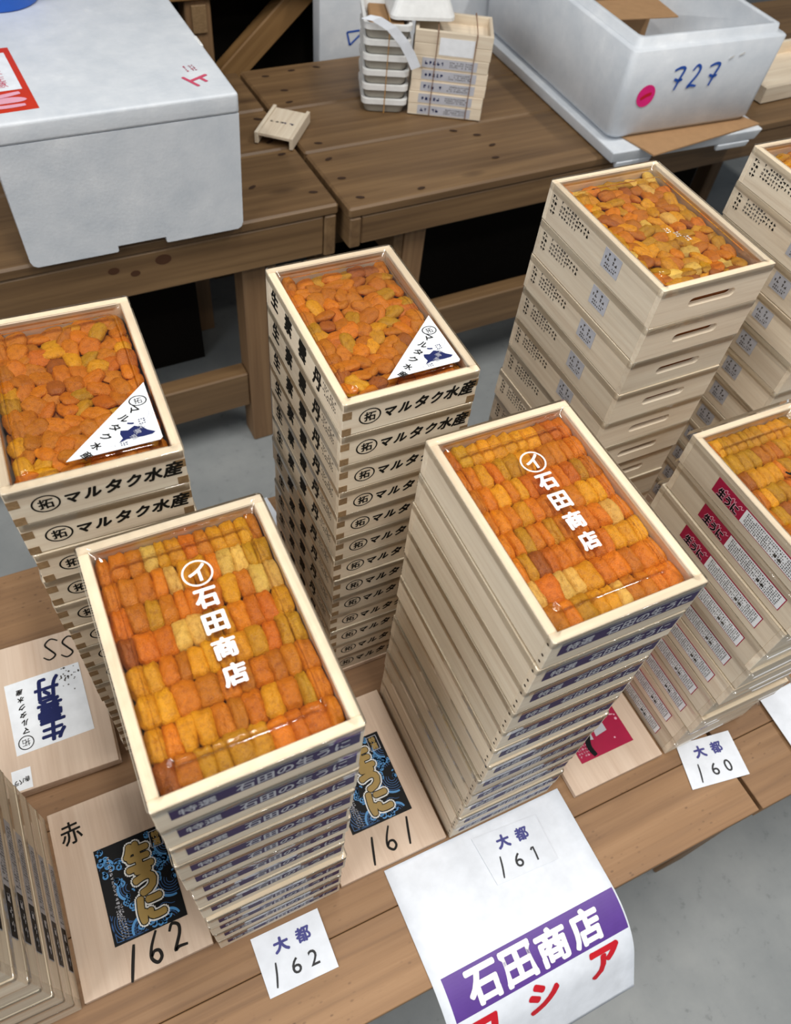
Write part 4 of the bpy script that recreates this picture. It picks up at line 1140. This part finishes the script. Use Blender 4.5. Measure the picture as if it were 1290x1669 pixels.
# crimson stack: pale base sheets reaching out to the right
# ------------------------------------------------------------------ price cards and papers
def card(label, corners, digits, z):
    c = sum((Vector(p) for p in corners), Vector((0, 0)))/4
    ux = (Vector(corners[1])-Vector(corners[0])+Vector(corners[2])-Vector(corners[3]))
    a = math.atan2(ux.y, ux.x)
    ca, sa = math.cos(-a), math.sin(-a)
    poly = [((Vector(p)-c).x*ca-(Vector(p)-c).y*sa, (Vector(p)-c).x*sa+(Vector(p)-c).y*ca) for p in (corners[3], corners[2], corners[1], corners[0])]
    t = thing('price_card', label, 'price card', (c.x, c.y, z), a)
    ob('card', sheet_mesh('card', poly, 0.0004, 'paper'), t)
    g = Geo(); g.add(glyph_geo('大', 0.0145, 0.0135, 0.0008), -0.010, 0.0125); g.add(glyph_geo('都', 0.0145, 0.0135, 0.0006), 0.0135, 0.0125)
    put('stamp_lettering', g, 'violetink', t, TOP(0, 0, 0.0007))
    g = Geo(); g.add(stroke_geo([(-0.0205, -0.001), (-0.0225, -0.012), (-0.0255, -0.023)], 0.0020)); 
    for i, d in enumerate(digits):
        if d == '1': g.add(stroke_geo([(-0.003+i*0.0185, -0.0070), (0.0005+i*0.0185, -0.0045), (0.0005+i*0.0185, -0.0190)], 0.0020, 2, 0))
        else: g.add(glyph_geo(d, 0.0092, 0.0145, 0.00015), -0.002+i*0.0185, -0.0115)
    put('number', g, 'slate', t, TOP(0, 0, 0.0007))
    return t
card('white price card numbered 162 on the bench edge', [(-0.085, 0.1025), (-0.012, 0.102), (-0.012, 0.043), (-0.084, 0.045)], '62', 0.0006)
card('white price card numbered 161 lying on the larger paper sign', [(0.171, 0.097), (0.252, 0.091), (0.251, 0.039), (0.175, 0.043)], '61', 0.0016)
card('white price card numbered 160 beside the crimson-strip stack', [(0.459, 0.092), (0.534, 0.081), (0.523, 0.026), (0.444, 0.039)], '60', 0.0006)
# the big paper sign: flat on the bench, then curving down over its edge
PX0, PX1 = 0.0675, 0.2925
Y0, YE = 0.1065, -0.012
def pap(s, x=0.0):
    """arc length from the back edge -> (y, z)"""
    flat = Y0-YE
    if s <= flat: return Y0-s, 0.0007
    q = s-flat; y, z = YE, 0.0007; ds = 0.002; n_ = int(q/ds); ang = 0.12
    for i in range(n_):
        a = min(1.05, 0.12+(i*ds)*12.0); y -= ds*math.cos(a); z -= ds*math.sin(a)
    a = min(1.05, 0.12+(n_*ds)*12.0); r_ = q-n_*ds
    return y-r_*math.cos(a), z-r_*math.sin(a)
PL = 0.2535
def on_paper(x, s, lift=0.0):
    y, z = pap(s); y2, z2 = pap(s+0.001)
    t = Vector((0, y2-y, z2-z)).normalized(); n_ = Vector((0, -t.z, t.y))
    if n_.z < 0: n_ = -n_
    p = Vector((x, y, z))+n_*lift
    wob = 0.0025*math.sin((x-PX0)*18)*max(0, (s-0.15))/0.1
    p.z += wob
    return p
NX, NS2 = 10, 46
V, F = [], []
for lf in (0.0, 0.0003):
    for j in range(NS2+1):
        for i in range(NX+1): V.append(on_paper(PX0+(PX1-PX0)*i/NX, PL*j/NS2, lf))
o = (NX+1)*(NS2+1)
for j in range(NS2):
    for i in range(NX):
        a = j*(NX+1)+i
        F.append((o+a, o+a+NX+1, o+a+NX+2, o+a+1)); F.append((a, a+1, a+NX+2, a+NX+1))
for j in range(NS2):
    for a in (j*(NX+1), j*(NX+1)+NX): F.append((a, a+NX+1, a+NX+1+o, a+o))
for i in range(NX):
    for a in (i, NS2*(NX+1)+i): F.append((a, a+1, a+1+o, a+o))
ps = thing('paper_sign', 'large white paper sign with violet band hanging over the bench edge', 'sign', (0, 0, 0))
ob('sheet', mesh_from('sheet', V, F, 'paper', True), ps)
def wrap(name, geo, mat, lift):
    """geo in sign space: x along the width, y = -(arc length)"""
    V = [on_paper(v[0], -v[1], lift+v[2]) for v in geo.v]
    return ob(name, mesh_from(name, V, geo.f, mat), ps)
S0, S1 = 0.1165, 0.1600
bd = Geo()
for j in range(12):
    for i in range(8):
        xa, xb = PX0+0.010+(PX1-PX0-0.012)*i/8, PX0+0.010+(PX1-PX0-0.012)*(i+1)/8
        sa, sb = S0+(S1-S0)*j/12, S0+(S1-S0)*(j+1)/12
        bd.add(([(xa, -sa, 0), (xa, -sb, 0), (xb, -sb, 0), (xb, -sa, 0)], [(0, 1, 2, 3)]))
wrap('violet_band', bd, 'purple2', 0.0006)
g = Geo()
for i, ch in enumerate('石田商店'): g.add(glyph_geo(ch, 0.0345, 0.033, 0.0016, n=10), PX0+0.050+i*0.042, -(S0+S1)/2)
wrap('band_lettering', g, 'whiteprint', 0.0011)
g = Geo()
for ch, x, s in (('ロ', 0.033, 0.186), ('シ', 0.108, 0.183), ('ア', 0.186, 0.183)):
    g = Geo().add(glyph_geo(ch, 0.034, 0.033, 0.0020, 0.12, n=10), PX0+x, -s)
    wrap('red_character', g, 'redink', 0.0008)
s = ob('paper_sheet', sheet_mesh('paper_sheet', [(0, 0), (0.22, -0.01), (0.24, 0.085), (0.005, 0.078)], 0.0004, 'paper'), None, loc=(0.597, 0.020, 0.0002))
tag(s, 'white blank paper sheet at the right end of the bench', 'paper')
s = ob('paper_slip', sheet_mesh('paper_slip', [(-0.02, -0.05), (0.03, -0.045), (0.028, 0.05), (-0.018, 0.045)], 0.0004, 'paper'), None, loc=(0.098, 0.585, 0.0006), rz=0.1)
tag(s, 'white paper slip on the bench behind the middle lettered stack', 'paper')
print('LOBES', NL_[0], 'individual', sum(1 for o in COL.objects if o.name.startswith('sea_urchin_lobe') and 'kind' not in o))
